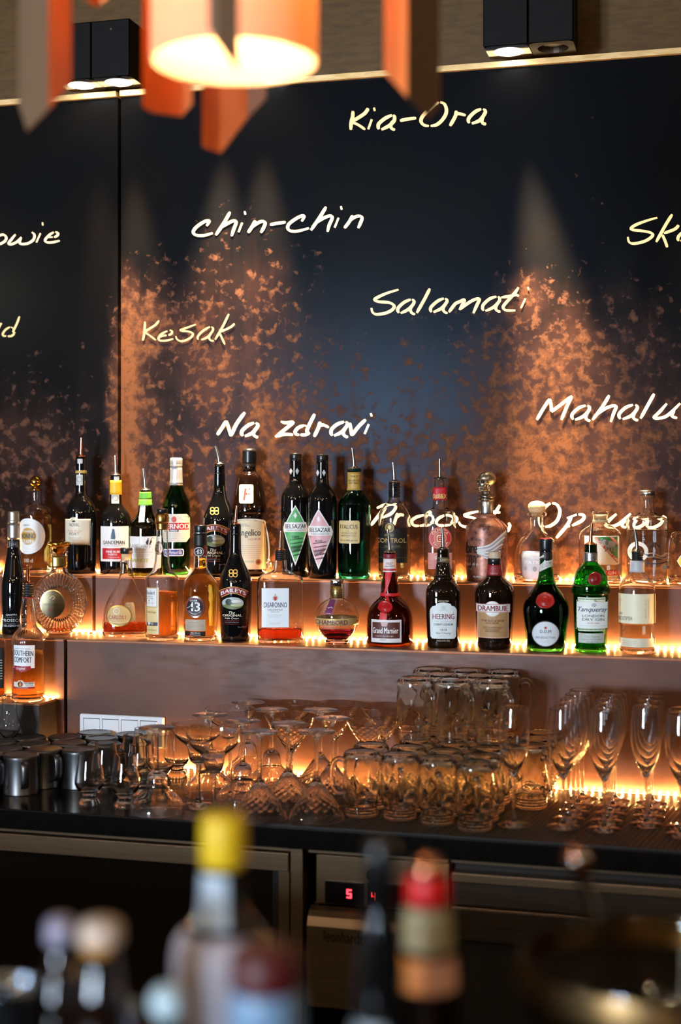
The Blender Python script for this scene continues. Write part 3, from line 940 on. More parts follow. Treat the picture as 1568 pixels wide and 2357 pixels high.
def scan(poly, step_y, nx):
    """fill a polygon with rows of quads so that it can follow a curved surface"""
    ys = sorted({round(p[1], 3) for p in poly})
    rows = []
    for a, b in zip(ys, ys[1:]):
        k = max(1, int((b - a) / step_y))
        e = (b - a) * 1e-4
        for i in range(k):
            rows.append((a + (b - a) * i / k + (e if i == 0 else 0), ))
        rows.append((b - e,))
    v, f, n = [], [], len(poly)
    for (y,) in rows:
        xs_ = []
        for i in range(n):
            (xa_, ya), (xb_, yb) = poly[i], poly[(i + 1) % n]
            if (ya <= y < yb) or (yb <= y < ya):
                xs_.append(xa_ + (xb_ - xa_) * (y - ya) / (yb - ya))
        if len(xs_) < 2:
            xs_ = [v[-nx - 1][0], v[-1][0]] if v else [poly[0][0]] * 2
        lo_, hi_ = min(xs_), max(xs_)
        for k in range(nx + 1):
            v.append((lo_ + (hi_ - lo_) * k / nx, y))
    for r in range(len(rows) - 1):
        for k in range(nx):
            i = r * (nx + 1) + k
            f.append((i, i + nx + 1, i + nx + 2, i + 1))
    return v, f


DY = [('yellow neck band', .030), ('pair of black birds', -.030), ('silver pourer on the upper', -.030), ('monk-shaped', .022), ('green anise', .022), ('green diamond', .018), ('pink diamond', -.020),
      ('flared brandy', .030), ('long-necked calvados', -.025), ('fluted crystal', .030), ('gold ball', .012), ('round-shouldered clear', .0)]


class Bottle:
    def __init__(self, label, crop, cx, base, prof, row, mat, ky=1.0, ex=2.0, liquid=None, level=None, wall=None, mod=None, name='bottle', n=48, dy=0.0, th=.0024, mat_in=None):
        self.x0, self.y0, self.sc = CROP[crop]
        self.cx, self.base = cx, base
        Yr, Zr = ROW[row]
        Yr += dy + next((q for w, q in DY if w in label), 0.0)
        uc = self.x0 + cx / self.sc
        p = at_Y(uc, VH + 300, Yr)
        self.s = depth(p) / FPX / self.sc                    # metres per crop pixel
        self.pos = Vector((p.x, Yr, Zr))
        rz = math.atan2(-p.x, Yr)
        self.ky, self.ex = ky, ex
        pr = [(hw * self.s, (base - y) * self.s) for y, hw in prof]
        if prof[0][0] < base - 1e-6 or True:
            pr[0] = (pr[0][0], 0.0)
        pr = smooth_line(pr, 2)
        self.pr = pr
        self.root = thing(name, label, 'bottle', self.pos, rz, {'up': 'bottles on the upper shelf', 'low': 'bottles on the lower shelf', 'left': 'bottles on the low step'}[row])
        ztop = pr[-1][1]
        rmin = pr[-1][0]
        if liquid is not None or wall:                       # see-through bottle: outer and inner skin
            fl = 0.007
            inner = [(max(r - th, .002), z) for r, z in pr if z > fl]
            i0 = max(self.r_at(fl) - th, .004)
            prof2 = [(0, 0.0025), (pr[0][0] * .8, .0025), (pr[0][0] * .93, 0)] + pr[:] + list(reversed(inner)) + [(i0 * .96, fl), (i0 * .6, fl + .002), (0, fl + .004)]
            v, f = lathe(prof2, n, ky, ex, mod)
            self.body = mesh('glass_body', v, f, mat, self.root)
            if liquid is not None:
                zl = (base - level) * self.s
                g = th + .0004
                lp = [(max(r - g, .0015), z) for r, z in pr if fl + .0045 < z < zl]
                a = [(0, fl + .0045), (max(self.r_at(fl) - g, .003) * .9, fl + .0045)] + lp + [(max(self.r_at(zl) - g, .0015), zl), (0, zl)]
                v, f = lathe(a, n, ky, ex)
                mesh('liquid', v, f, liquid, self.root)
        else:
            v, f = lathe([(0, 0.002), (pr[0][0] * .9, 0)] + pr + [(0, ztop)], n, ky, ex, mod)
            self.body = mesh('glass_body', v, f, mat, self.root)

    # -- coordinates
    def r_at(self, z):
        pr = self.pr
        for (r0, z0), (r1, z1) in zip(pr, pr[1:]):
            if z0 <= z <= z1 and z1 > z0:
                return r0 + (r1 - r0) * (z - z0) / (z1 - z0)
        return pr[0][0] if z < pr[0][1] else pr[-1][0]

    def xy(self, x, y):
        return (x - self.cx) * self.s, (self.base - y) * self.s

    def wrap(self, x, y, eps, arc=None, rr=None):
        dx, z = self.xy(x, y)
        r = (rr * self.s if rr else self.r_at(z))
        if arc is not None:
            a0 = math.asin(max(-.98, min(.98, (arc - self.cx) * self.s / r)))
            a = a0 + (x - arc) * self.s / r
            return ((r + eps) * math.sin(a), -(r + eps) * self.ky * math.cos(a), z)
        dx = max(-.985 * r, min(.985 * r, dx))
        yy = -self.ky * (r ** self.ex - abs(dx) ** self.ex) ** (1 / self.ex)
        k = 1 + eps / r
        return (dx * k, yy - eps if self.ex > 2 else yy * k - (eps * .2), z)

    # -- parts
    def label(self, ops, name='label', arc=None, parent=None, eps=.0004, rr=None, label=None):
        """ops[0] is the label's own shape; the rest is printed on it"""
        base = None
        pr_ = MB(); mats = []
        for i, op in enumerate(ops):
            kind, col = op[0], op[-1]
            m = col if not isinstance(col, str) else paper(col)
            e = eps + i * .00013
            if kind == 'p':
                v, f = scan(op[1], 14, 14)
                vs = [self.wrap(x, y, e, arc, rr) for x, y in v]
            elif kind == 't':                                # text fitted into a box, optional bow and shear
                _, s, x0, y0, x1, y1 = op[:6]
                opt = op[6] if isinstance(op[6], dict) else {}
                tv, f = text_mesh(s, opt.get('bold', .0), opt.get('shear', 0))
                bow = opt.get('bow', 0.0); up = opt.get('up', 0.0)
                vs = []
                for a, b in tv:
                    if opt.get('rot'):
                        a, b = 1 - b, a
                        x, y = x0 + (x1 - x0) * a, y1 + (y0 - y1) * b
                    else:
                        x, y = x0 + (x1 - x0) * a, y1 + (y0 - y1) * b
                        y += bow * ((2 * a - 1) ** 2) + up * (a - .5)
                    vs.append(self.wrap(x, y, e, arc, rr))
            elif kind == 'r':                                # text running round a circle
                _, s, cx, cy, r0, r1, a0, a1 = op[:8]
                tv, f = text_mesh(s, .01)
                vs = []
                for a, b in tv:
                    an = math.radians(a0 + (a1 - a0) * a); rr2 = r0 + (r1 - r0) * b
                    vs.append(self.wrap(cx + rr2 * math.sin(an), cy - rr2 * math.cos(an), e, arc, rr))
            elif kind == 'l':                                # line of given width
                pts, w = op[1], op[2]
                pts = catmull(pts, 5) if len(pts) > 2 else [(pts[0][0] + (pts[1][0] - pts[0][0]) * k / 8, pts[0][1] + (pts[1][1] - pts[0][1]) * k / 8) for k in range(9)]
                n = len(pts); vs = []; f = []
                for j, (x, y) in enumerate(pts):
                    xa_, ya = pts[max(j - 1, 0)]; xb_, yb = pts[min(j + 1, n - 1)]
                    d = math.hypot(xb_ - xa_, yb - ya) or 1
                    nx_, ny_ = -(yb - ya) / d * w / 2, (xb_ - xa_) / d * w / 2
                    vs += [self.wrap(x + nx_, y + ny_, e, arc, rr), self.wrap(x - nx_, y - ny_, e, arc, rr)]
                f = [(2 * j, 2 * j + 2, 2 * j + 3, 2 * j + 1) for j in range(n - 1)]
            if i == 0 and kind == 'p':
                base = mesh(name, vs, f, m, parent or self.root, True)
                if label:
                    base['label'] = label
            else:
                if m not in mats:
                    mats.append(m)
                pr_.add(vs, f, mats.index(m))
        if pr_.v:
            pr_.build('print', mats, base or parent or self.root, False)
        return base

    def band(self, y0, y1, mat, name='foil', extra=.0007, grow=1.0, steps=6):
        """sleeve that follows the bottle between two heights"""
        z0, z1 = (self.base - y0) * self.s, (self.base - y1) * self.s
        lo_, hi_ = min(z0, z1), max(z0, z1)
        zs = [lo_ + (hi_ - lo_) * k / steps for k in range(steps + 1)]
        pr = [(self.r_at(z) * grow + extra, z) for z in zs]
        pr = [(pr[0][0] - extra, lo_)] + pr + [(pr[-1][0] - extra, hi_)]
        v, f = lathe(pr, 40, self.ky, self.ex)
        return mesh(name, v, f, paper(mat) if isinstance(mat, str) else mat, self.root)

    def turned(self, prof, mat, name='cap', cx=None, sm=1, n=40, mod=None, ky=1.0, parent=None, ex=2.0):
        """a turned piece on the bottle axis: prof = [(y, hw)] from low to high"""
        pr = [(hw * self.s, (self.base - y) * self.s) for y, hw in prof]
        if sm:
            pr = smooth_line(pr, sm)
        pr = [(0, pr[0][1])] + pr + [(0, pr[-1][1])]
        v, f = lathe(pr, n, ky, ex, mod)
        if cx is not None:
            v = [(p[0] + (cx - self.cx) * self.s, p[1], p[2]) for p in v]
        return mesh(name, v, f, paper(mat) if isinstance(mat, str) else mat, parent or self.root)

    def disc(self, cx, cy, r, mat, name='seal', h=.0035, ry=None):
        """raised round seal on the front"""
        mb = MB(); n = 28
        ry = ry or r
        rings = [(1.0, 0), (1.02, .5), (.96, .95), (.86, 1.0), (.80, .72), (.5, .75), (.45, .95), (.2, .8), (0, .8)]
        vs = []; f = []
        for q, hh in rings:
            for k in range(n):
                a = 2 * math.pi * k / n
                w = q * (1 + .03 * math.sin(3 * a) + .02 * math.sin(7 * a)) if q > .9 else q
                vs.append(self.wrap(cx + r * w * math.cos(a), cy + ry * w * math.sin(a), .0003 + h * hh))
        for i in range(len(rings) - 1):
            for k in range(n):
                j = (k + 1) % n
                f.append((i * n + k, i * n + j, (i + 1) * n + j, (i + 1) * n + k))
        return mesh(name, vs, f, mat, self.root)

    def pourer(self, y, tip, mat, collar=None, hw=None, flange=None, black=None):
        """speed pourer: ribbed collar in the neck, flange and a tapering spout; tip = (x, y)"""
        s = self.s
        z = (self.base - y) * s
        r = (hw * s) if hw else self.pr[-1][0]
        root = MB()
        if collar:                                           # visible ribbed stopper below the flange
            zc_ = (self.base - collar) * s
            k = 5; pr = []
            for i in range(k):
                a = zc_ + (z - zc_) * i / k; b = zc_ + (z - zc_) * (i + 1) / k
                pr += [(r * .82, a), (r * .97, a + (b - a) * .3), (r * .97, b - (b - a) * .3), (r * .82, b)]
            v, f = lathe(smooth_line(pr, 1), 28)
            mesh('pourer_collar', v, f, black or M_RUBBER, self.root)
        fr_ = (flange * s) if flange else r * 1.12
        pr = [(r * .5, z - .002), (fr_, z), (fr_, z + .0018), (fr_ * .62, z + .0035), (r * .34, z + .007), (0, z + .009)]
        v, f = lathe(smooth_line(pr, 1), 28)
        root.add(v, f)
        tx, tz = (tip[0] - self.cx) * s, (self.base - tip[1]) * s
        a = Vector((0, 0, z + .002)); b = Vector((tx, -.004, tz))
        m1 = a.lerp(b, .45) + Vector((-tx * .18, 0, 0))
        pts = catmull([tuple(a), tuple(m1), tuple(b)], 6)
        rs = [.0052 - (.0052 - .0031) * (i / (len(pts) - 1)) ** .8 for i in range(len(pts))]
        v, f = tube(pts, rs, 14, False)
        root.add(v, f)
        v, f = tube([pts[-1], tuple(Vector(pts[-1]).lerp(Vector(pts[-2]), .6))], [.0031, .0022], 14, True)
        root.add(v, f)
        return root.build('pourer', mat, self.root, True)


def ribs(nr, amp, z0, z1):
    return lambda a, z: 1 + (amp * math.cos(nr * a) if z0 < z < z1 else 0)


def lines(x0, x1, y0, y1, n, col, w=3):
    return [('l', [(x0 + (k % 3) * 6, y0 + (y1 - y0) * k / max(n - 1, 1)), (x1 - (k * 7 % 3) * 9, y0 + (y1 - y0) * k / max(n - 1, 1))], w, col) for k in range(n)]


def ringmark(cx, cy, r, w, col):
    return [('l', [(cx + r * math.cos(2 * math.pi * k / 14), cy + r * math.sin(2 * math.pi * k / 14)) for k in range(15)], w, col)]


B = {}
# ---- upper shelf, left to right -------------------------------------------------
b = Bottle('squat grappa bottle with gold ball stopper and round white label', 'C5', 324, 1292,
           [(1292, 140), (1280, 146), (780, 147), (735, 138), (700, 100), (678, 58), (660, 52), (570, 51), (560, 55), (548, 55)], 'up', M_CLEAR, liquid=glass('#fcdc8a', 0, 1.36), level=778)
b.turned([(560, 46), (548, 52), (540, 40), (534, 28), (528, 24), (520, 34), (500, 54), (480, 58), (455, 52), (435, 36), (425, 14)], M_GOLD, 'stopper', sm=1)
b.label([('p', oval(253, 965, 160), WHITE), ('p', oval(253, 965, 76), '#c79a3c'), ('t', 'RISERVA', 210, 860, 272, 873, {}, BLK),
         ('t', 'Prosecco', 190, 905, 305, 930, {'bold': .02}, WHITE), ('t', 'NONINO', 182, 940, 322, 985, {'bold': .02}, NAVY),
         ('t', 'GRAPPA', 190, 995, 315, 1032, {'bold': .02}, WHITE)] + ringmark(253, 965, 110, 2, '#d9cfc6') + ringmark(253, 965, 140, 2, '#d9cfc6'), arc=253)
b.label([('t', '100 cl', 215, 1165, 300, 1198, {}, CREAM)], arc=253)

b = Bottle('tall black port bottle with copper pourer beside the gold-stoppered grappa', 'C5', 732, 1292,
           [(1292, 128), (1280, 137), (1000, 140), (760, 142), (700, 132), (650, 108), (615, 76), (590, 55), (560, 50), (400, 48), (300, 49), (262, 50), (252, 47), (242, 44)], 'up', M_BOTTLE)
b.pourer(242, (735, 72), M_COPPER, hw=42, flange=50)
b.band(368, 392, GOLD)
b.label([('p', rect(690, 405, 746, 500), '#d8d4cc')] + ringmark(718, 448, 22, 4, GREY), 'seal_strip')
b.label([('p', rect(700, 265, 744, 305), '#d8d4cc')], 'seal_strip')
b.label([('p', [(585, 803), (632, 803), (645, 790), (668, 786), (692, 790), (704, 803), (815, 803), (808, 1036), (588, 1030)], CREAM),
         ('t', 'NOVAL', 630, 838, 715, 868, {'bold': .01}, '#3a342c'), ('t', 'Fine Ruby', 612, 895, 738, 926, {'shear': .35}, '#d9a08c'),
         ('t', 'PORT', 630, 922, 715, 948, {}, '#4a4640'), ('l', [(592, 812), (806, 812)], 3, '#6b655a'), ('l', [(806, 812), (800, 1026)], 3, '#6b655a'),
         ('l', [(592, 1024), (800, 1027)], 3, '#6b655a'), ('p', [(650, 822), (676, 812), (684, 828), (660, 830)], BLK)] + lines(620, 735, 966, 988, 3, '#a59c8c'))

b = Bottle('black port bottle with yellow neck band and red-bottomed white label', 'C5', 1045, 1287,
           [(1287, 135), (1272, 146), (860, 148), (790, 140), (740, 118), (700, 85), (670, 62), (650, 53), (450, 48), (418, 47), (406, 44)], 'up', M_BOTTLE)
b.pourer(406, (1040, 226), M_STEEL, hw=43, flange=50)
b.band(580, 452, '#f2bf2e', extra=.001)
b.label([('p', rect(1030, 418, 1075, 452), '#e8e6e0')], 'seal_strip')
b.label([('p', rect(1008, 580, 1074, 660), '#dcdad4')] + ringmark(1042, 610, 24, 4, GREY), 'seal_strip')
b.label([('p', rect(913, 863, 1160, 1176), WHITE), ('p', [(1012, 888), (1032, 886), (1034, 900), (1042, 960), (1038, 978), (1000, 976), (1004, 930), (1012, 902)], '#36556b'),
         ('t', 'SANDEMAN', 935, 990, 1124, 1025, {'bold': .022}, BLK), ('p', rect(929, 1057, 1140, 1156), RED),
         ('t', 'FINE RUBY', 962, 1080, 1092, 1100, {'bold': .02}, WHITE), ('t', 'PORTO', 980, 1106, 1058, 1121, {'bold': .02}, WHITE), ('t', 'product of portugal', 980, 1134, 1075, 1145, {}, WHITE)]
        + lines(945, 1115, 1033, 1040, 2, GREY, 2))

b = Bottle('green-necked white port bottle with a pair of black birds on its label', 'C5', 1312, 1287,
           [(1287, 140), (1272, 153), (850, 155), (818, 142), (790, 112), (760, 84), (720, 67), (660, 58), (600, 52), (540, 50), (522, 46)], 'up', glass('#6f7a2a'),
           liquid=glass('#7a1218', 0, 1.36), level=1150, n=40)
b.pourer(522, (1292, 328), M_STEEL, hw=44, flange=52)
b.band(600, 538, '#7ed24a', extra=.001); b.band(658, 606, '#8fe04e', extra=.0012)
b.label([('p', [(1268, 655), (1314, 655), (1302, 805), (1254, 808)], '#e6e2d8')] + ringmark(1276, 765, 20, 4, GREY), 'seal_strip')
b.label([('p', rect(1160, 935, 1445, 1216), WHITE), ('t', 'FABELHAFT', 1175, 1003, 1360, 1038, {}, '#8f8a82'), ('t', 'PORTO', 1215, 1042, 1318, 1060, {}, '#6f6a62'),
         ('p', [(1315, 985), (1330, 962), (1342, 965), (1336, 1005), (1322, 1008)], '#2c2c2c'), ('p', [(1345, 1000), (1358, 965), (1366, 968), (1368, 985), (1352, 1008)], '#2c2c2c'),
         ('l', [(1360, 970), (1368, 948), (1390, 952)], 4, '#2c2c2c'), ('l', [(1330, 965), (1336, 950), (1345, 962)], 4, '#2c2c2c'), ('t', 'WHITE', 1195, 1132, 1338, 1165, {'bold': .015}, '#b9c944'),
         ('l', [(1165, 1072), (1425, 1078)], 2, GREY), ('l', [(1260, 940), (1258, 1210)], 2, '#c9c4ba')] + lines(1195, 1345, 1092, 1116, 3, '#b5b0a8', 2))

b = Bottle('green anise bottle with silver screw cap and red-banded cream label', 'C6', 101, 1302,
           [(1302, 105), (1288, 122), (1200, 126), (700, 126), (640, 116), (590, 94), (540, 70), (505, 55), (350, 52), (330, 50)], 'up', glass('#1f8a2e'),
           liquid=glass('#2f8f2a', 0, 1.36), level=1185, n=40)
b.band(500, 332, paper('#d4d4d6', .4, .5))
b.turned([(332, 52), (322, 56), (318, 54), (310, 55), (300, 55), (285, 56), (275, 55), (262, 55), (255, 50), (252, 40)], paper('#d8d5cf', .35, .5), 'screw_cap', sm=0)
b.label([('p', [(10, 757), (195, 757), (222, 790), (222, 968), (190, 1007), (12, 1007), (-20, 968), (-20, 790)], '#d9d6cc'), ('p', rect(-24, 836, 226, 898), RED),
         ('t', 'PERNOD', -14, 845, 216, 888, {'bold': .03}, WHITE), ('p', rect(38, 894, 122, 915), NAVY), ('t', 'PARIS', 48, 897, 112, 911, {'bold': .02}, WHITE),
         ('p', oval(80, 805, 22, 27), '#cf3b30')] + lines(20, 200, 930, 990, 5, '#8b887f', 2) +
        [('p', oval(30 + (k * 53) % 180, 775 + (k * 31) % 50, 4), '#8b887f') for k in range(14)])
b.label([('p', pill(10, 1068, 168, 1132, 16), WHITE), ('p', pill(16, 1075, 162, 1125, 14), '#22408f'), ('t', 'Pernod fils', 36, 1082, 150, 1116, {'shear': .4}, WHITE)])


def cream_liqueur(b, cx, y, k):
    X = lambda v: cx + (v - 217) * k
    Y = lambda v: y + (v - 632) * k
    e = []
    for dx, dy in ((-22, -17), (22, -17), (-22, 17), (22, 17)):
        e += ringmark(X(217 + dx), Y(632 + dy), 20 * k, 9 * k, P_GOLD)
    b.label(e)
    ban = [(X(217 + d), Y(832 + q * 55 - 58 + .00205 * d * d)) for d, q in [(-142, 0.35), (-95, .1), (-48, 0), (0, 0), (48, 0), (95, .1), (142, .35)]]
    ban2 = [(px, py + 58 * k) for px, py in reversed(ban)]
    inn = [(cx + (px - cx) * .955, py + (7 if i < 7 else -7) * k) for i, (px, py) in enumerate(ban + ban2)]
    # the curved banner is laid as a ribbon so that it keeps its bow
    def rib(w, m, dz):
        return ('l', [(X(217 + d), Y(806 + .00205 * d * d + abs(d) * .08)) for d in (-140, -95, -48, 0, 48, 95, 140)], w * k, m)
    b.label([rib(74, P_GOLD, 0), rib(62, '#8f1f22', 0), ('t', 'BAILEYS', X(88), Y(788), X(348), Y(828), {'bold': .02, 'bow': 42 * k}, WHITE)])
    b.label([('p', oval(X(213), Y(945), 112 * k, 64 * k), '#b9c3bf'), ('p', oval(X(213), Y(975), 100 * k, 30 * k), '#6f7c4c'), ('p', oval(X(170), Y(932), 34 * k, 34 * k), '#2d3a31'),
             ('p', oval(X(255), Y(965), 62 * k, 15 * k), '#c6c79a'), ('p', oval(X(250), Y(925), 55 * k, 14 * k), '#e8e6dc')], 'picture_label')
    b.label([('t', 'The', X(170), Y(1030), X(235), Y(1056), {'shear': .3}, CREAM), ('t', 'ORIGINAL', X(108), Y(1060), X(308), Y(1086), {'bold': .01}, CREAM),
             ('t', 'Irish Cream', X(130), Y(1092), X(276), Y(1113), {'shear': .3}, CREAM), ('l', [(X(125), Y(1130)), (X(280), Y(1130))], 3 * k, '#b03030'),
             ('t', 'PRODUCT OF IRELAND', X(130), Y(1141), X(276), Y(1152), {}, GREY), ('l', [(X(125), Y(1165)), (X(280), Y(1165))], 3 * k, '#b03030'),
             ('t', '70cl e 17% vol', X(262), Y(1190), X(350), Y(1203), {}, GREY)])


b = Bottle('black cream liqueur bottle with silver pourer on the upper shelf', 'C6', 490, 1307,
           [(1307, 130), (1292, 142), (800, 148), (750, 135), (690, 110), (640, 86), (590, 66), (540, 56), (400, 50), (380, 51), (372, 48), (340, 50), (310, 49), (297, 46)], 'up', M_BOTTLE)
b.pourer(297, (455, 132), M_STEEL, hw=44, flange=42)
cream_liqueur(b, 447, 715, .846)

b = Bottle('monk-shaped dark liqueur bottle with cream label and white rope', 'C6', 762, 1307,
           [(1307, 130), (1290, 147), (1240, 150), (830, 148), (795, 138), (765, 132), (752, 140), (742, 158), (720, 162), (690, 159), (620, 148), (500, 128), (420, 110), (395, 95), (375, 66), (350, 57), (300, 56), (294, 55)], 'up', M_BROWN)
b.turned([(300, 57), (292, 64), (285, 65), (195, 64), (185, 64), (172, 58), (162, 40), (158, 15)], M_BLACK, 'cap')
b.band(325, 298, '#3a3020')
b.label([('p', pill(671, 485, 797, 655, 16), CREAM), ('t', 'F', 705, 520, 768, 626, {'shear': .2, 'bold': .02}, '#cf4a3e'), ('p', oval(738, 570, 6, 10), '#cf4a3e')])
b.label([('p', [(660, 815), (700, 806), (780, 804), (860, 812), (895, 820), (911, 840), (914, 1244), (640, 1244), (640, 830)], '#e9d8b4'),
         ('t', 'Frangelico', 614, 885, 862, 962, {'bold': .02}, '#2a2018'), ('t', 'LIQUEUR', 748, 966, 862, 985, {}, '#b5483a'),
         ('p', oval(842, 1178, 27), '#a9834a'), ('p', oval(842, 1178, 15), '#8a2a22'), ('p', rect(700, 1165, 805, 1182), '#bfc7a4'),
         ('p', [(660, 840), (720, 828), (780, 862), (690, 862)], '#cfc6b0')] + lines(690, 885, 1030, 1140, 7, '#a58f6a', 2))
rope = [(640, 812), (700, 800), (780, 797), (850, 803), (888, 815)]
rp = MB()
pts = [b.wrap(x, y, .0025) for x, y in rope]
pts += [((903 - b.cx) * b.s, pts[-1][1] + .012, (b.base - 850) * b.s), ((925 - b.cx) * b.s, pts[-1][1] + .012, (b.base - 950) * b.s), ((938 - b.cx) * b.s, pts[-1][1] + .012, (b.base - 1090) * b.s),
        ((932 - b.cx) * b.s, pts[-1][1] + .012, (b.base - 1180) * b.s), ((928 - b.cx) * b.s, pts[-1][1] + .012, (b.base - 1250) * b.s)]
pr0 = catmull(pts, 5)
rp.tube(pr0, .0022, 8)
for q, (xx, yy) in enumerate(((935, 1165), (925, 1190), (950, 1205), (935, 1222))):
    v, f = lathe([(0, -.004), (.0034, -.002), (.0036, .001), (0, .004)], 10)
    rp.add([(p[0] + (xx - b.cx) * b.s, p[1] + pr0[-1][1] - .002, p[2] + (b.base - yy) * b.s) for p in v], f)
rp.tube([((950 - b.cx) * b.s, pr0[-1][1], (b.base - 1190) * b.s), ((958 - b.cx) * b.s, pr0[-1][1], (b.base - 1225) * b.s), ((940 - b.cx) * b.s, pr0[-1][1] - .002, (b.base - 1215) * b.s)], .0022, 8)
rp.build('rope', paper('#e4ddd0', .8), b.root, True)


def vermouth(label, cx, lx, ly, col, col2, sub, txt, dark, hw):
    b = Bottle(label, 'C6', cx, 1312, [(1312, 120), (1297, 130), (620, 133), (565, 124), (520, 97), (482, 67), (450, 56), (262, 53), (256, 51), (250, 53), (212, 53), (203, 46)], 'up', M_BOTTLE)
    b.turned([(256, 50), (252, 54), (210, 54), (202, 50), (199, 38)], M_BLACK, 'cap')
    for dx in (-10, 45) if lx == 1175 else (-42, 14):
        b.label([('p', [(cx + dx, 335), (cx + dx + 16, 362), (cx + dx, 394), (cx + dx - 16, 362)], '#cfcfd2')], 'neck_diamond')
    D = lambda k: [(lx, ly - 222 * k), (lx + hw * k, ly), (lx, ly + 335 * k), (lx - hw * k, ly)]
    hills = []
    rnd = random.Random(int(cx))
    for r in range(5):
        y = ly + 110 + r * 34
        for q in range(9):
            x = lx - 50 + r * 8 + q * (13 - r)
            if abs(x - lx) < (1 - (y - ly) / 335) * hw * .8:
                hills.append(('l', [(x, y - 8 - q * 2), (x + 7 + r, y - 18 - q * 2), (x + 12, y - 14 - q * 2)], 3.5 + r, dark))
    for q in range(7):
        x = lx - 36 + q * 14
        y0_ = ly + 150 - q * 3
        hills.append(('l', [(x, y0_), (lx - 22 + q * 6, y0_ + 60)], 5, dark))
    b.label([('p', D(1.0), BLK), ('p', D(.97), WHITE), ('p', D(.885), col), ('p', [(lx, ly - 150), (lx + 16, ly - 122), (lx, ly - 96), (lx - 16, ly - 122)], WHITE)] +
            [('l', [(lx - 40 - k * 12 + 8, ly - 128 + k * 17), (lx - 22, ly - 128 + k * 17)], 2, col2) for k in range(3)] + [('l', [(lx + 22, ly - 128 + k * 17), (lx + 40 + k * 12 - 8, ly - 128 + k * 17)], 2, col2) for k in range(3)] +
            [('p', [(lx - hw * .80, ly - 62), (lx + hw * .80, ly - 62), (lx + hw * .955, ly - 12), (lx + hw * .91, ly + 24), (lx - hw * .91, ly + 24), (lx - hw * .955, ly - 12)], WHITE),
             ('t', 'BELSAZAR', lx - 98, ly - 46, lx + 106, ly - 6, {'bold': .015}, '#15181c'), ('t', sub, lx - 80, ly + 4, lx + 92, ly + 15, {}, '#3a3a3a'),
             ('t', txt, lx - 28, ly + 58, lx + 32, ly + 82, {}, '#20241f'), ('t', '75cl', lx - 92, ly + 30, lx - 72, ly + 42, {}, dark)] + hills, arc=lx)


vermouth('black vermouth bottle with green diamond label', 1178, 1176, 882, '#5fb56c', '#3b8a4a', 'VERMOUTH', 'DRY', '#1c4a26', 126)
vermouth('black vermouth bottle with pink diamond label', 1420, 1386, 902, '#e8b3b8', '#c98a92', 'WEIN-APERITIF', 'ROSÉ', '#5a3a40', 140)

b = Bottle('teal glass bergamot liqueur bottle with gold label', 'C7', 207, 1264,
           [(1264, 125), (1247, 138), (1200, 141), (660, 142), (600, 132), (560, 110), (530, 82), (510, 60), (490, 55), (352, 54), (346, 62), (334, 63), (326, 56)], 'up', glass('#1fa295'),
           liquid=glass('#27b08f', 0, 1.36), level=770, mod=lambda a, z: 1 + .012 * math.cos(24 * a) * (1 if .13 < z < .185 else 0), n=72)
b.pourer(326, (190, 148), M_STEEL, hw=46, flange=56)
b.band(510, 356, '#c8a24e')
b.label([('t', 'BERGAMOTTO', 160, 420, 252, 437, {}, '#5a431a'), ('t', 'NATURALE', 165, 441, 245, 456, {}, '#5a431a'), ('t', 'ITALY', 180, 384, 236, 398, {}, '#5a431a')], eps=.0011)
b.label([('p', pill(78, 768, 253, 963, 14), '#d9bf84'), ('t', 'ITALICUS', 89, 803, 237, 838, {'bold': .012}, '#232018'), ('t', 'ROSOLIO DI', 103, 868, 225, 882, {}, '#3c3524'),
         ('t', 'BERGAMOTTO', 98, 890, 221, 903, {}, '#3c3524'), ('l', [(140, 857), (165, 857)], 2, '#3c3524'), ('l', [(140, 913), (165, 913)], 2, '#3c3524'), ('t', '70 cl 20% alc vol', 92, 930, 233, 942, {}, '#3c3524')])

b = Bottle('clear pisco bottle with wide black and gold label', 'C7', 553, 1270,
           [(1270, 120), (1257, 136), (1220, 138), (740, 138), (700, 130), (660, 105), (635, 86), (625, 82), (614, 54), (580, 46), (572, 50), (448, 49), (440, 46)], 'up', M_CLEAR, liquid=glass('#f2e6a4', 0, 1.35), level=892)
b.pourer(440, (540, 270), M_STEEL, collar=572, hw=47, flange=52)
b.label([('p', [(418, 828), (455, 828), (470, 800), (495, 786), (530, 786), (552, 800), (566, 828), (662, 828), (660, 1129), (418, 1129)], '#0d0c0b'), ('p', oval(512, 828, 38), GOLD), ('p', oval(512, 828, 33), '#7d6428'),
         ('p', oval(512, 824, 14, 18), '#e7cf8a'), ('t', 'PISCO', 472, 884, 546, 902, {}, '#b99c56'), ('t', 'CONTROL', 396, 918, 652, 956, {}, '#c4a55c'), ('t', 'hecho en Chile', 470, 976, 600, 992, {'shear': .3}, '#8d7a4a'),
         ('l', [(425, 998), (640, 998)], 2, '#7d6428'), ('l', [(425, 1082), (650, 1082)], 2, '#7d6428')])

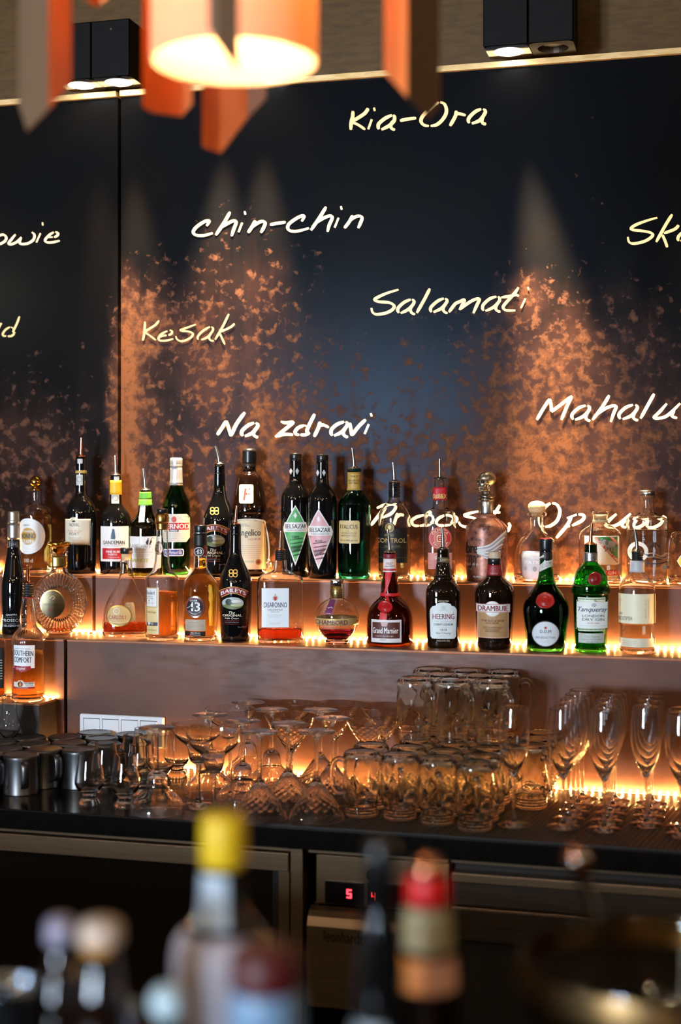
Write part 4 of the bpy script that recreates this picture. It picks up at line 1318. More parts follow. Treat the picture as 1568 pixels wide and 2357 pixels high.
b = Bottle('clear ribbed tequila bottle with red neck and round red label', 'C7', 945, 1277,
           [(1277, 120), (1264, 134), (1240, 137), (800, 137), (795, 133), (720, 133), (700, 128), (685, 108), (672, 76), (660, 60), (600, 57), (485, 56), (472, 50), (416, 46)], 'up', M_CLEAR, ky=.92, ex=3.0,
           liquid=glass('#f3e7b0', 0, 1.35), level=1112, mod=None)
b.pourer(416, (942, 240), M_STEEL, hw=44, flange=52, black=M_BLACK)
b.turned([(412, 52), (408, 54), (402, 48), (400, 20)], M_BLACK, 'pourer_rim', sm=0)
b.band(594, 484, '#c9202b', extra=.001)
b.label([('t', '0#8&X', 888, 540, 1000, 586, {'bold': .02}, '#e7c46a')], eps=.0014)
b.label([('p', oval(947, 918, 98), '#c8342f'), ('p', oval(947, 918, 90), '#e3c49a'), ('p', oval(947, 918, 87), '#c8342f'), ('p', oval(947, 918, 52), '#e3c49a'), ('p', oval(947, 918, 48), '#d7604c'),
         ('r', 'OLMECA', 947, 918, 58, 82, -62, 62, '#f0e0c4'), ('r', 'TEQUILA', 947, 918, 82, 58, 242, 118, '#f0e0c4'), ('p', pill(918, 890, 976, 950, 12), '#efd9b4'), ('p', pill(926, 900, 968, 942, 10), '#c8342f'),
         ('p', rect(934, 908, 944, 916), '#efd9b4'), ('p', rect(950, 908, 960, 916), '#efd9b4'), ('p', rect(936, 926, 958, 932), '#efd9b4')])
b.label([('p', rect(845, 1042, 1045, 1180), '#d8897a'), ('t', 'GOLD', 898, 1072, 995, 1096, {'bold': .02}, WHITE)] + lines(855, 1035, 1112, 1168, 6, '#c05a4c', 3))

# copper bottle with a skull stopper
M_COPPERSKIN = rust_steel('aged_copper_skin', [], None, 0.06)
nt = NT(M_COPPERSKIN)
M_COPPERSKIN = principled('mottled_copper_skin', Roughness=.38, Metallic=.35)
nt = NT(M_COPPERSKIN); pp = nt.pos()
nn = nt.noise(pp, 45, 6, .65); n2_ = nt.noise(pp, 160, 4, .6)
cc = nt.mix(nt.smooth(nn, .38, .62), (.40, .15, .085), (.20, .07, .05))
cc = nt.mix(nt.smooth(nt.math('ADD', nn, nt.math('MULTIPLY', n2_, .3)), .74, .82), cc, (.03, .015, .014))
nt.link(cc, nt.b.inputs['Base Color'])
b = Bottle('squat copper-coloured tequila bottle with pewter skull stopper', 'C7', 1345, 1284,
           [(1284, 165), (1272, 178), (1200, 181), (835, 181), (812, 172), (772, 126), (752, 90), (746, 78)], 'up', M_COPPERSKIN)
b.turned([(752, 84), (742, 82), (722, 80), (716, 70), (712, 60)], M_COPPERSKIN, 'collar')
b.turned([(716, 56), (700, 57), (610, 57), (604, 55)], metal('#c9ccd0', .3), 'neck_sleeve', sm=0)
b.turned([(606, 60), (598, 68), (590, 69), (582, 66), (578, 56), (574, 64), (566, 70), (556, 68), (550, 52), (546, 46), (538, 44), (520, 40)], metal('#9c9488', .3), 'stopper_ring')
M_PEWTER = metal('#b8ae96', .36)
sk = MB()
Rk = 88 * b.s


def blob(c, r, mi=0, n=20, m=14):
    vs_, fs_ = [], []
    for i_ in range(m + 1):
        th_ = math.pi * i_ / m
        for k_ in range(n):
            ph_ = 2 * math.pi * k_ / n
            vs_.append(Vector((c[0] + r[0] * math.sin(th_) * math.cos(ph_), c[1] + r[1] * math.sin(th_) * math.sin(ph_), c[2] + r[2] * math.cos(th_))) * Rk)
    for i_ in range(m):
        for k_ in range(n):
            k2_ = (k_ + 1) % n
            fs_.append((i_ * n + k_, (i_ + 1) * n + k_, (i_ + 1) * n + k2_, i_ * n + k2_))
    sk.add(vs_, fs_, mi)


blob((0, .14, .20), (.76, .95, .74), 0, 32, 22)             # cranium
blob((0, -.50, -.34), (.44, .36, .40))                      # upper jaw
for q in (-1, 1):
    blob((q * .50, -.40, -.22), (.17, .30, .12))            # cheekbones
    blob((q * .40, -.02, -.55), (.09, .17, .40))            # jaw branches
    blob((q * .30, -.66, .12), (.27, .17, .10))             # brows
    blob((q * .29, -.70, -.07), (.19, .13, .17), 1)         # eye sockets
blob((0, -.40, -.92), (.38, .44, .15))                      # chin
blob((0, -.85, -.32), (.09, .07, .13), 1)                   # nose
blob((0, -.62, -.70), (.33, .22, .09), 1)                   # mouth gap
for q in range(7):
    a_ = math.radians(-60 + q * 20)
    for zz in (-.63, -.79):
        blob((.36 * math.sin(a_), -.50 - .34 * math.cos(a_), zz), (.055, .05, .075), 0, 8, 6)
sk = sk.build('skull_stopper', [M_PEWTER, principled('skull_hollow', Base_Color=(.012, .010, .008), Roughness=.5)], b.root, True)
sk.location = ((1342 - b.cx) * b.s, 0, (b.base - 430) * b.s); sk.rotation_euler = (0, 0, math.radians(-48))
# wing, lettering, cord
wing = []
for q in range(9):
    a = .1 + q * .11
    x0_, y0_ = 1252 + q * 8, 1000 + q * 9
    L = 270 - q * 18
    wing.append(('l', [(x0_, y0_), (x0_ + L * .45, y0_ - 28 + q * 6), (x0_ + L * .85, y0_ - (118 - q * 16)), (x0_ + L * .99, y0_ - (150 - q * 20))], 15 - q * .6, '#d9d6d2' if q % 2 == 0 else '#9c9aa0'))
b.label(wing + [('p', oval(1300, 1030, 40, 26), '#cfccc8'), ('t', 'ibre', 1160, 952, 1268, 1045, {'bold': .04}, '#0e0b0a'), ('t', 'PREMIUM', 1172, 1062, 1292, 1082, {'bold': .02}, '#141010'),
                ('t', 'Tequila Añejo', 1168, 1122, 1278, 1156, {}, '#efe6dc'), ('t', '70cl', 1200, 1170, 1226, 1184, {}, '#efe6dc'), ('t', 'Alc.40%Vol.', 1235, 1235, 1312, 1251, {}, '#efe6dc')] +
        [('l', [(1205 + k * 17, 1080), (1203 + k * 17, 1120 + (k * 37) % 70)], 8 - k % 3, '#120d0c') for k in range(4)])
cd = MB().tube(catmull([((1405 - b.cx) * b.s, -60 * b.s, (b.base - 735) * b.s), ((1450 - b.cx) * b.s, -110 * b.s, (b.base - 760) * b.s), ((1500 - b.cx) * b.s, -130 * b.s, (b.base - 820) * b.s),
                       ((1524 - b.cx) * b.s, -100 * b.s, (b.base - 880) * b.s), ((1526 - b.cx) * b.s, -90 * b.s, (b.base - 970) * b.s)], 6), .0012, 6)
cd.build('cord', paper('#1a1210'), b.root, True)

b = Bottle('round-shouldered clear tequila bottle with cork ball stopper', 'C8', 292, 1067,
           [(1067, 180), (1052, 200), (1000, 204), (820, 200), (740, 180), (690, 142), (650, 98), (625, 70), (600, 58), (512, 56), (494, 60), (488, 86), (470, 90), (460, 82), (454, 64)], 'up', M_CLEAR, ky=.8, ex=2.4,
           liquid=glass('#fbf8ee', 0, 1.34), level=1000)
M_CORK = noisy('cork', (.62, .40, .19), (.78, .54, .28), 260, .75)
b.turned([(500, 44), (470, 50), (458, 58), (450, 66), (430, 76), (405, 78), (380, 70), (362, 45), (356, 15)], M_CORK, 'cork_stopper')
st = []
for k in range(9):
    a = math.radians(-50 + k * 17)
    for w in (-58, -6):
        q = math.sqrt(1 - (w / 80) ** 2)
        st.append((w * b.s * 1.02, -math.cos(a) * q * 80 * b.s, (b.base - 408) * b.s + math.sin(a) * q * 54 * b.s))
mesh('paper_strip', st, [(2 * k, 2 * k + 1, 2 * k + 3, 2 * k + 2) for k in range(8)], paper('#a4d65e'), b.root)
b.label([('t', 'PATRON', 244, 518, 344, 541, {'bold': .01}, '#5a4a24')])
b.label([('p', [(172, 795), (400, 795), (425, 830), (425, 1005), (396, 1042), (185, 1042), (156, 1005), (156, 825)], metal('#b9bcc2', .35)), ('p', [(180, 805), (394, 805), (414, 836), (414, 998), (390, 1032), (192, 1032), (168, 998), (168, 832)], '#c9ccd2'),
         ('t', 'SILVER', 238, 845, 330, 866, {'bold': .02}, WHITE), ('t', 'PATRÓN', 188, 868, 396, 908, {'bold': .03}, WHITE), ('p', oval(275, 950, 20, 22), '#9a9da4'), ('p', oval(195, 945, 16, 18), '#aeb1b6'), ('p', oval(355, 945, 16, 18), '#aeb1b6')])

b = Bottle('apothecary-style clear gin bottle with green elephant picture label', 'C8', 854, 1072,
           [(1072, 165), (1057, 185), (900, 190), (660, 190), (620, 174), (592, 132), (562, 86), (542, 67), (505, 62), (474, 68), (466, 74), (450, 75), (444, 70)], 'up', M_CLEAR, liquid=glass('#f8f3df', 0, 1.34), level=905)
b.turned([(540, 52), (500, 54), (470, 58)], M_CORK, 'cork', sm=0)
tw = MB()
for k in range(3):
    v, f = lathe([(66 * b.s, (b.base - 520 - k * 8) * b.s), (68.5 * b.s, (b.base - 523 - k * 8) * b.s), (66 * b.s, (b.base - 526 - k * 8) * b.s)], 30)
    tw.add(v, f)
tw.build('twine', paper('#cbb98c', .8), b.root, True)
b.label([('p', rect(718, 655, 1010, 905), CREAM), ('p', [(796, 662), (1002, 662), (1002, 896)], '#3d7a34'), ('p', [(790, 662), (822, 662), (1002, 860), (1002, 892)], '#c23a30'),
         ('p', [(930, 662), (960, 662), (1002, 712), (1002, 745)], '#c23a30'),
         ] + [('l', [(x_, 735), (x_ + d_, 790)], 15, '#8c8a84') for x_, d_ in ((905, -8), (925, 4), (950, 2), (968, 6))] +
        [('p', oval(936, 726, 44, 30), '#a3a19a'), ('p', oval(888, 712, 24, 26), '#aaa8a1'), ('p', oval(908, 714, 15, 22), '#6f6d68'), ('l', [(872, 712), (858, 700), (862, 684), (876, 680)], 9, '#aaa8a1'),
         ('l', [(876, 728), (866, 734), (858, 728)], 5, '#efe9da'), ('l', [(978, 720), (986, 745)], 4, '#7a7872')] +
        [('l', [(1008, 660), (1008, 900)], 5, WHITE), ('l', [(722, 658), (1006, 658)], 5, WHITE)] + lines(735, 880, 810, 890, 6, '#cfc4a8', 2))
for s, (xa_, ya), (xb_, yb) in (('LONDON', (800, 672), (872, 752)), ('DRY GIN', (908, 788), (990, 876)), ('BATCH', (936, 664), (998, 736))):
    tv, f = text_mesh(s, .02)
    d = math.hypot(xb_ - xa_, yb - ya); ux, uy = (xb_ - xa_) / d, (yb - ya) / d
    mesh('print', [b.wrap(xa_ + ux * d * p[0] + uy * 18 * p[1], ya + uy * d * p[0] - ux * 18 * p[1], .0022) for p in tv], f, paper(CREAM), b.root, False)
b.label([('p', rect(700, 958, 1004, 998), '#c3352c'), ('t', 'ELEPHANT GIN', 712, 964, 990, 992, {'bold': .02}, WHITE)])
b.label([('p', rect(718, 1004, 1006, 1035), CREAM)] + [('t', '45% vol 50 cl', 880, 1010, 1000, 1026, {}, '#8a7d62')])

b = Bottle('tall clear gin bottle with silver cap, white ring and blue wave lines', 'C8', 1268, 1087,
           [(1087, 152), (1072, 172), (1000, 174), (620, 182), (540, 185), (518, 183), (502, 150), (488, 108), (474, 78), (455, 65), (332, 62), (326, 70), (300, 70), (296, 66)], 'up', M_CLEAR, liquid=glass('#f4f8fb', 0, 1.34), level=610)
b.turned([(310, 66), (304, 69), (272, 68), (266, 62), (264, 30)], metal('#b9b4ac', .3), 'cap', sm=0)
o_ = [('l', [(1190 + 72 * math.cos(2 * math.pi * k / 20), 802 + 72 * math.sin(2 * math.pi * k / 20)) for k in range(21)], 34, '#eee6d8')]
b.label(o_ + [('t', 'GIN', 1265, 716, 1376, 766, {}, '#20283a'), ('t', 'organic', 1222, 618, 1247, 742, {'rot': 1}, '#d9dce0'),
              ('l', [(1232, 815), (1290, 838), (1350, 868), (1430, 850)], 10, '#1d3052'), ('l', [(1240, 895), (1310, 905), (1380, 905), (1440, 890)], 8, '#22406a'),
              ('l', [(1250, 822), (1320, 812), (1380, 840), (1440, 815)], 6, '#e6dfd2'), ('l', [(1240, 850), (1330, 845), (1400, 862), (1440, 852)], 5, '#e6dfd2'), ('p', oval(1415, 940, 28, 24), '#e6dfd2')])

b = Bottle('clear flask-shaped bottle with yellow diamond label cut by the right edge', 'C8', 1640, 1090,
           [(1090, 165), (1075, 180), (950, 186), (800, 184), (700, 172), (650, 160), (630, 140), (615, 80), (600, 60), (480, 56)], 'up', M_CLEAR, liquid=glass('#faf3e0', 0, 1.34), level=1010)
b.label([('p', [(1600, 790), (1668, 880), (1600, 975), (1535, 880)], '#e8d84a'), ('l', [(1600, 800), (1545, 880), (1600, 962)], 6, WHITE)])
b.turned([(500, 58), (470, 60), (440, 58), (436, 30)], M_BLACK, 'cap')

# ---- lower shelf, left to right -------------------------------------------------
b = Bottle('black grappa bottle with silver capsule at the left edge', 'A', 165, 1507,
           [(1507, 130), (1492, 145), (960, 147), (860, 138), (760, 118), (650, 97), (560, 81), (470, 71), (380, 67), (180, 68), (60, 68), (40, 66)], 'low', M_BOTTLE)
b.band(376, 185, metal('#c2c2c6', .38), extra=.0008)
b.turned([(186, 68), (180, 74), (148, 74), (143, 70), (130, 69), (44, 69), (36, 64), (34, 30)], metal('#c9c6c0', .35), 'capsule')
b.band(470, 380, '#16161a', extra=.0008)
b.label([('l', [(118, 395), (118, 465)], 3, '#bdbdc2'), ('l', [(200, 395), (200, 465)], 3, '#bdbdc2'), ('t', 'SH', 135, 412, 185, 448, {}, '#8d9097')], eps=.0014)
b.label([('t', 'GRAPPA', 75, 1258, 206, 1280, {}, '#c8ccd2'), ('t', 'PROSECCO', 24, 1318, 300, 1353, {}, '#c8ccd2'), ('t', 'SELEZIONE', 48, 1388, 232, 1411, {}, '#c8ccd2'), ('l', [(40, 1298), (290, 1298)], 2, '#7a808a'), ('l', [(40, 1370), (290, 1370)], 2, '#7a808a')])

dz = [(1515, 112), (1505, 165)] + [(y, 322 * math.sqrt(max(0, 1 - ((y - 1140) / 384) ** 2))) for y in range(1480, 775, -40)] + [(775, 108), (750, 98), (720, 92), (560, 92), (550, 106), (535, 110), (528, 104), (524, 78)]
b = Bottle('round fluted crystal cognac decanter with dark oval medallion', 'A', 714, 1516, dz, 'low', M_CRYSTAL, ky=.42,
           liquid=glass('#b3541a', 0, 1.36), level=1440, n=160, th=.005,
           mod=lambda a, z: 1 + (.022 * math.cos(46 * a) if .012 < z < .145 else 0))
b.turned([(548, 62), (524, 78), (505, 92), (470, 118), (446, 136), (438, 138), (420, 136), (412, 126)], glass('#f6dfa0', 0, 1.5), 'stopper', sm=0, n=10, ky=.9)
b.turned([(446, 139), (438, 141), (420, 139), (416, 132)], M_GOLD, 'stopper_ring', sm=0, n=10, ky=.9)
b.band(722, 585, metal('#c9a860', .25))
flutes = MB()                                                # raised flutes fanning out round the medallion
for k in range(44):
    a = 2 * math.pi * k / 44
    c_, s_ = math.cos(a), math.sin(a)
    line = []
    for q in (.50, .62, .74, .86, .95):
        x, y = 714 + 318 * q * c_, 1140 + 372 * q * s_
        line.append(b.wrap(x, y, -.0003))
    flutes.tube(line, [.0016, .0034, .0040, .0038, .0020], 8)
flutes.build('flutes', M_CRYSTAL, b.root, True)['kind'] = 'stuff'
b.label([('p', oval(640, 1145, 135, 168), metal('#d9c590', .25)), ('p', oval(640, 1145, 122, 155), metal('#7d745c', .42)), ('t', 'RÉMY MARTIN', 546, 1136, 736, 1162, {}, '#2c261c'),
         ('t', 'XO', 592, 1200, 658, 1234, {'bold': .02}, '#a8261e'), ('l', [(612, 1080), (640, 1050), (665, 1072), (640, 1095)], 9, '#e8d9a8'), ('l', [(560, 1170), (720, 1170)], 2, '#2c261c')], 'medallion', eps=.0058)

b = Bottle('flared brandy flask with gold oval label and black ribbed cap', 'B', 370, 1602,
           [(1602, 262), (1575, 285), (1500, 288), (1300, 268), (1200, 240), (1100, 185), (1000, 124), (900, 88), (800, 73), (722, 68), (716, 74), (702, 74), (690, 66), (618, 64)], 'low', M_CLEAR, ky=.55, ex=2.3,
           liquid=glass('#a4491c', 0, 1.36), level=1440, n=56)
b.turned([(690, 56), (650, 60), (616, 60)], M_CORK, 'cork', sm=0)
b.turned([(616, 68), (612, 72), (560, 73), (548, 70), (544, 60)], M_BLACK, 'cap', sm=0, n=80, mod=lambda a, z: 1 + .02 * math.cos(40 * a))
b.label([('p', oval(285, 1350, 152, 128), metal('#b08a44', .35)), ('p', oval(285, 1350, 140, 116), '#c9a968'), ('p', oval(257, 1295, 40), '#e3d2a8'), ('p', oval(257, 1295, 32), '#c9b080'),
         ('t', 'CARLOS I', 164, 1345, 362, 1390, {'bold': .01}, '#b02318'), ('l', [(170, 1415), (285, 1432), (400, 1412)], 5, '#e8d6a6'), ('l', [(180, 1440), (285, 1452), (385, 1438)], 6, '#8a6a30')])
b.label([('p', pill(332, 1205, 592, 1432, 40), '#e8d9ae')], 'back_label', eps=-.031)

b = Bottle('long-necked calvados bottle with gold neck foil and amber spirit', 'B', 800, 1612,
           [(1612, 180), (1597, 196), (1500, 202), (1000, 204), (905, 206), (872, 200), (842, 170), (802, 126), (762, 106), (700, 93), (600, 81), (450, 73), (300, 68), (215, 72), (205, 79), (140, 80), (118, 72), (95, 67)], 'low', M_CLEAR,
           liquid=glass('#f3a648', 0, 1.36), level=1032)
b.band(297, 215, metal('#b58a4c', .3)); b.band(210, 98, metal('#b58a4c', .3), extra=.0009)
b.turned([(98, 62), (90, 68), (50, 70), (44, 66), (42, 40)], M_BLACK, 'cap', sm=0)
b.disc(765, 515, 44, glass('#efe9da', .25), 'glass_medallion', .0022, 80)
b.label([('p', rect(592, 976, 772, 1536), '#e4c98a'), ('p', rect(592, 976, 748, 1214), '#b9924e'), ('p', rect(592, 988, 742, 1205), '#eae6e2'), ('t', 'Boulard', 596, 1018, 718, 1062, {'bold': .01}, '#22222a'),
         ('t', 'Calvados', 608, 1075, 690, 1092, {'shear': .3}, GREY), ("t", "Pays d'Auge", 600, 1098, 702, 1118, {'shear': .3}, GREY), ('p', oval(642, 1135, 6, 8), '#7a5a2a'), ('t', 'Grand Solage', 600, 1255, 736, 1290, {'shear': .4}, '#a58a4e'),
         ('p', rect(594, 1390, 756, 1432), '#1f2026'), ('p', oval(640, 1402, 26, 24), '#d8d2c4'), ('p', oval(688, 1408, 20, 18), '#8f8a80'), ('t', 'Produit de France', 600, 1472, 740, 1490, {'shear': .3}, '#8a7440'),
         ('l', [(766, 980), (762, 1532)], 8, WHITE)] + lines(598, 716, 1158, 1168, 2, GREY, 2), arc=682)

b = Bottle('golden vanilla liqueur bottle with round black emblem reading 43', 'B', 1262, 1627,
           [(1627, 178), (1602, 190), (1560, 192), (1530, 200), (1400, 210), (1100, 214), (1010, 219), (985, 214), (940, 204), (880, 168), (830, 120), (785, 90), (760, 82), (640, 80), (345, 78), (340, 74)], 'low', M_CLEAR,
           liquid=glass('#ffd466', 0, 1.36), level=650, mod=lambda a, z: 1 + (.014 * math.sin(5 * a + z * 190) if .118 < z < .16 else 0) + (.012 * math.cos(40 * a) if z < .012 else 0), n=80)
b.turned([(350, 76), (345, 79), (265, 79), (256, 76), (253, 50)], M_BLACK, 'cap', sm=0)
b.band(352, 342, metal('#c9c9cc', .2), 'cap_ring', extra=.0016)
b.band(516, 353, '#0e0d0e', extra=.0008); b.band(620, 517, '#5e1a1c', extra=.0009)
b.label([('p', oval(1245, 570, 56, 54), '#d0cdc8'), ('p', oval(1245, 570, 48, 46), '#181818'), ('t', '43', 1208, 545, 1280, 595, {'bold': .02}, WHITE)], eps=.0014)
b.label([('p', oval(1198, 1222, 122, 130), metal('#c4bdb0', .3)), ('p', oval(1198, 1222, 102, 110), '#c52a3a'), ('p', oval(1198, 1222, 96, 104), '#14151c'), ('t', '43', 1107, 1165, 1258, 1275, {'bold': .03}, WHITE),
         ('t', 'LICOR', 1142, 1136, 1226, 1155, {'bold': .02}, WHITE), ('r', 'CUARENTA Y TRES', 1198, 1222, 92, 76, 238, 122, WHITE)])
b.label([('p', rect(1085, 1372, 1322, 1506), '#b5aa94'), ('t', 'ORIGINAL', 1120, 1400, 1255, 1418, {}, '#8a8070')] + lines(1095, 1310, 1440, 1490, 4, '#8f8672', 3))
b.label([('p', rect(1078, 1515, 1322, 1572), '#201a18'), ('p', [(1120, 1572), (1170, 1516), (1180, 1516), (1140, 1572)], '#b02028'), ('t', 'Diego Zamora', 1145, 1522, 1256, 1546, {'shear': .3}, WHITE), ('l', [(1140, 1556), (1265, 1556)], 4, WHITE)])

b = Bottle('black cream liqueur bottle with copper pourer on the lower shelf', 'C', 240, 1352,
           [(1352, 145), (1337, 156), (1200, 162), (1000, 172), (760, 177), (705, 172), (640, 150), (580, 120), (520, 93), (470, 73), (430, 64), (380, 62), (235, 58), (225, 60), (215, 57), (180, 60), (140, 60), (122, 55)], 'low', M_BOTTLE)
b.pourer(122, (255, -76), M_COPPER, hw=50, flange=56)
cream_liqueur(b, 217, 632, 1.0)

b = Bottle('square clear amaretto bottle with white label and red-orange remainder', 'C', 718, 1382,
           [(1382, 214), (1362, 238), (1330, 246), (760, 246), (705, 236), (675, 205), (652, 138), (632, 84), (610, 72), (560, 68), (530, 66), (518, 66)], 'low', M_CLEAR, ky=.72, ex=4.5,
           liquid=glass('#ee6438', 0, 1.36), level=1236, n=72, mod=lambda a, z: 1 + .006 * math.sin(a * 17 + z * 300) * math.sin(z * 500))
b.pourer(412, (722, 208), M_COPPER, collar=520, hw=60, flange=58)
b.label([('p', rect(522, 802, 806, 1213), '#e9eef2'), ('t', 'DISARONNO', 545, 950, 786, 1005, {'bold': .012}, '#2a3a5c'), ('t', 'ORIGINALE', 583, 1019, 742, 1036, {}, '#4a5468'), ('t', 'SINCE 1525', 620, 1044, 706, 1056, {}, GREY),
         ('p', oval(665, 905, 32, 28), '#d9c7c2'), ('p', [(650, 890), (680, 890), (680, 920), (665, 934), (650, 920)], '#b5392f'), ('p', oval(665, 870, 10, 8), '#c9b48a')] + lines(582, 735, 1082, 1104, 3, '#b9c0c8', 2) + lines(600, 725, 1166, 1176, 2, '#b9c0c8', 2))

b = Bottle('small spherical raspberry liqueur bottle with gold belt and crown cap', 'C', 1320, 1390,
           [(1390, 128), (1362, 126), (1342, 112), (1328, 122), (1292, 166), (1242, 200), (1182, 225), (1112, 232), (1062, 228), (1002, 201), (962, 166), (932, 120), (914, 82), (904, 70)], 'low', M_CLEAR, liquid=glass('#8a1430', 0, 1.36), level=1236, n=56)
b.turned([(908, 70), (902, 74), (784, 74), (780, 70)], metal('#c9a55a', .28), 'neck_sleeve', sm=0)
b.label([('p', oval(1262 + 28 * (k % 5), 805 + 26 * (k // 5), 8, 8), '#3a2c18') for k in range(20)][0:0] + [('l', [(1262 + 26 * k, 800), (1262 + 26 * k, 890)], 6, '#4a3a20') for k in range(5)] + [('l', [(1255, 820 + 24 * k), (1385, 820 + 24 * k)], 5, '#4a3a20') for k in range(3)], rr=75)
b.turned([(782, 66), (776, 70), (716, 69), (710, 66), (707, 40)], M_CHROME, 'cap', sm=0, n=80, mod=lambda a, z: 1 + .03 * math.cos(20 * a))
b.band(1182, 1108, paper('#dcb878', .35, .35), 'belt', extra=.0012)
b.label([('t', 'CHAMBORD', 1092, 1124, 1428, 1172, {'bold': .008}, '#5a1e4a'), ('p', oval(1530, 1148, 14, 20), '#5a2a1a')], eps=.0016)
b.label([('p', [(1246, 918), (1306, 922), (1262, 1066), (1186, 1062)], '#6f2a5c'), ('l', [(1222, 1000), (1260, 990), (1270, 1002)], 6, '#e8d8e0'), ('l', [(1196, 1052), (1256, 1055)], 4, '#d9c0d0')], 'ribbon_label')
b.label([('p', rect(1366, 752, 1398, 885), '#cfc8b8')] + [('l', [(1370, 760 + 12 * k), (1394, 760 + 12 * k)], 4, '#4a4438') for k in range(11)], 'sticker', rr=75.5)

b = Bottle('bulbous orange liqueur bottle with red ribbon and wax seal', 'D', 328, 1127,
           [(1127, 205), (1107, 224), (1080, 227), (880, 226), (805, 212), (745, 186), (695, 142), (658, 94), (632, 84), (560, 86), (500, 82), (450, 72), (412, 60), (280, 58), (238, 57), (222, 54)], 'low', glass('#8a4a12'),
           liquid=glass('#7a3408', 0, 1.36), level=880)
b.pourer(222, (308, 0), M_STEEL, hw=52, flange=58)
b.band(282, 236, '#7a1420', extra=.001); b.band(382, 284, '#e6dcd8', extra=.0011); b.band(398, 383, RED, extra=.0013); b.band(412, 399, '#efe6e2', extra=.0012)
b.label([('t', '1827', 296, 318, 352, 340, {}, '#b0303a'), ('l', [(285, 358), (375, 352)], 5, '#7a3038')], eps=.0016)
b.label([('p', [(288, 412), (352, 412), (330, 500), (300, 600), (285, 640), (262, 640), (285, 560)], '#d02029')], 'ribbon', eps=.0012)
b.band(646, 616, '#c81c26', 'ribbon_loop', extra=.0022)
b.label([('p', [(285, 640), (312, 640), (330, 690), (300, 690)], '#c81c26')], 'ribbon_knot', eps=.003)
b.disc(288, 738, 66, paper('#b81a20', .3), 'wax_seal', .005, 56)
b.label([('p', [(236, 790), (304, 800), (298, 862), (228, 860)], '#d02029')], 'ribbon_tail', eps=.0008)
b.label([('p', rect(126, 862, 445, 1080), '#e6e0de'), ('p', rect(142, 886, 428, 1040), '#5a2a22'), ('p', [(240, 890), (262, 880), (290, 880), (312, 890), (300, 925), (252, 925)], '#c9a8a0'),
         ('t', 'Grand Marnier', 150, 936, 412, 992, {'bold': .03}, '#f0e8e6'), ('t', 'cognac et orange', 180, 1012, 362, 1026, {}, '#e0c8c0'), ('t', 'PARIS', 236, 1048, 296, 1060, {}, '#5a4a48')], arc=286)

b = Bottle('dark cherry liqueur bottle with pale blue-white arched label', 'D', 850, 1147,
           [(1147, 145), (1127, 158), (1000, 164), (800, 170), (640, 172), (590, 168), (550, 150), (512, 116), (496, 94), (484, 96), (470, 96), (456, 84), (400, 77), (340, 66), (322, 60), (242, 58), (232, 60), (202, 60), (196, 54)], 'low', M_BROWN, ky=.9, ex=2.6)
b.pourer(196, (838, -19), M_STEEL, hw=54, flange=58)
b.band(325, 272, '#15110e', extra=.0008)
b.label([('t', 'CHERRY', 822, 288, 915, 308, {}, '#d9c58a'), ('l', [(800, 280), (920, 280)], 3, '#b59a52'), ('l', [(800, 316), (920, 316)], 3, '#b59a52')], eps=.0013)
b.label([('t', 'IMPORTED', 802, 685, 903, 698, {'bold': .015}, CREAM)])
b.label([('p', [(722, 790), (726, 768), (748, 742), (776, 736), (782, 720), (810, 708), (852, 703), (894, 708), (922, 720), (928, 736), (955, 742), (976, 768), (980, 790), (972, 1035), (955, 1055), (745, 1055), (728, 1035)], '#dfe5e4'),
         ('t', 'HEERING', 747, 814, 956, 866, {'bold': .02}, '#7d2436'), ('t', 'The Original', 764, 880, 938, 898, {'shear': .4}, '#a9b2b4'), ('t', 'CHERRY LIQUEUR', 758, 906, 942, 930, {'bold': .012}, '#23304a'), ('t', '1818', 822, 957, 884, 978, {}, '#3a3f46'),
         ('t', 'Peter F. Heering', 780, 990, 922, 1016, {'shear': .4}, '#5a6a78'), ('p', oval(852, 755, 20, 22), '#c9d2d0'), ('l', [(812, 780), (888, 780)], 2, GREY)] + lines(782, 918, 944, 946, 1, '#a9b2b4', 2) + lines(790, 916, 1024, 1036, 2, '#a9b2b4', 2))
b.label([('t', 'PRODUCED FOR PETER F. HEERING', 786, 1066, 915, 1084, {}, '#a8a090')])

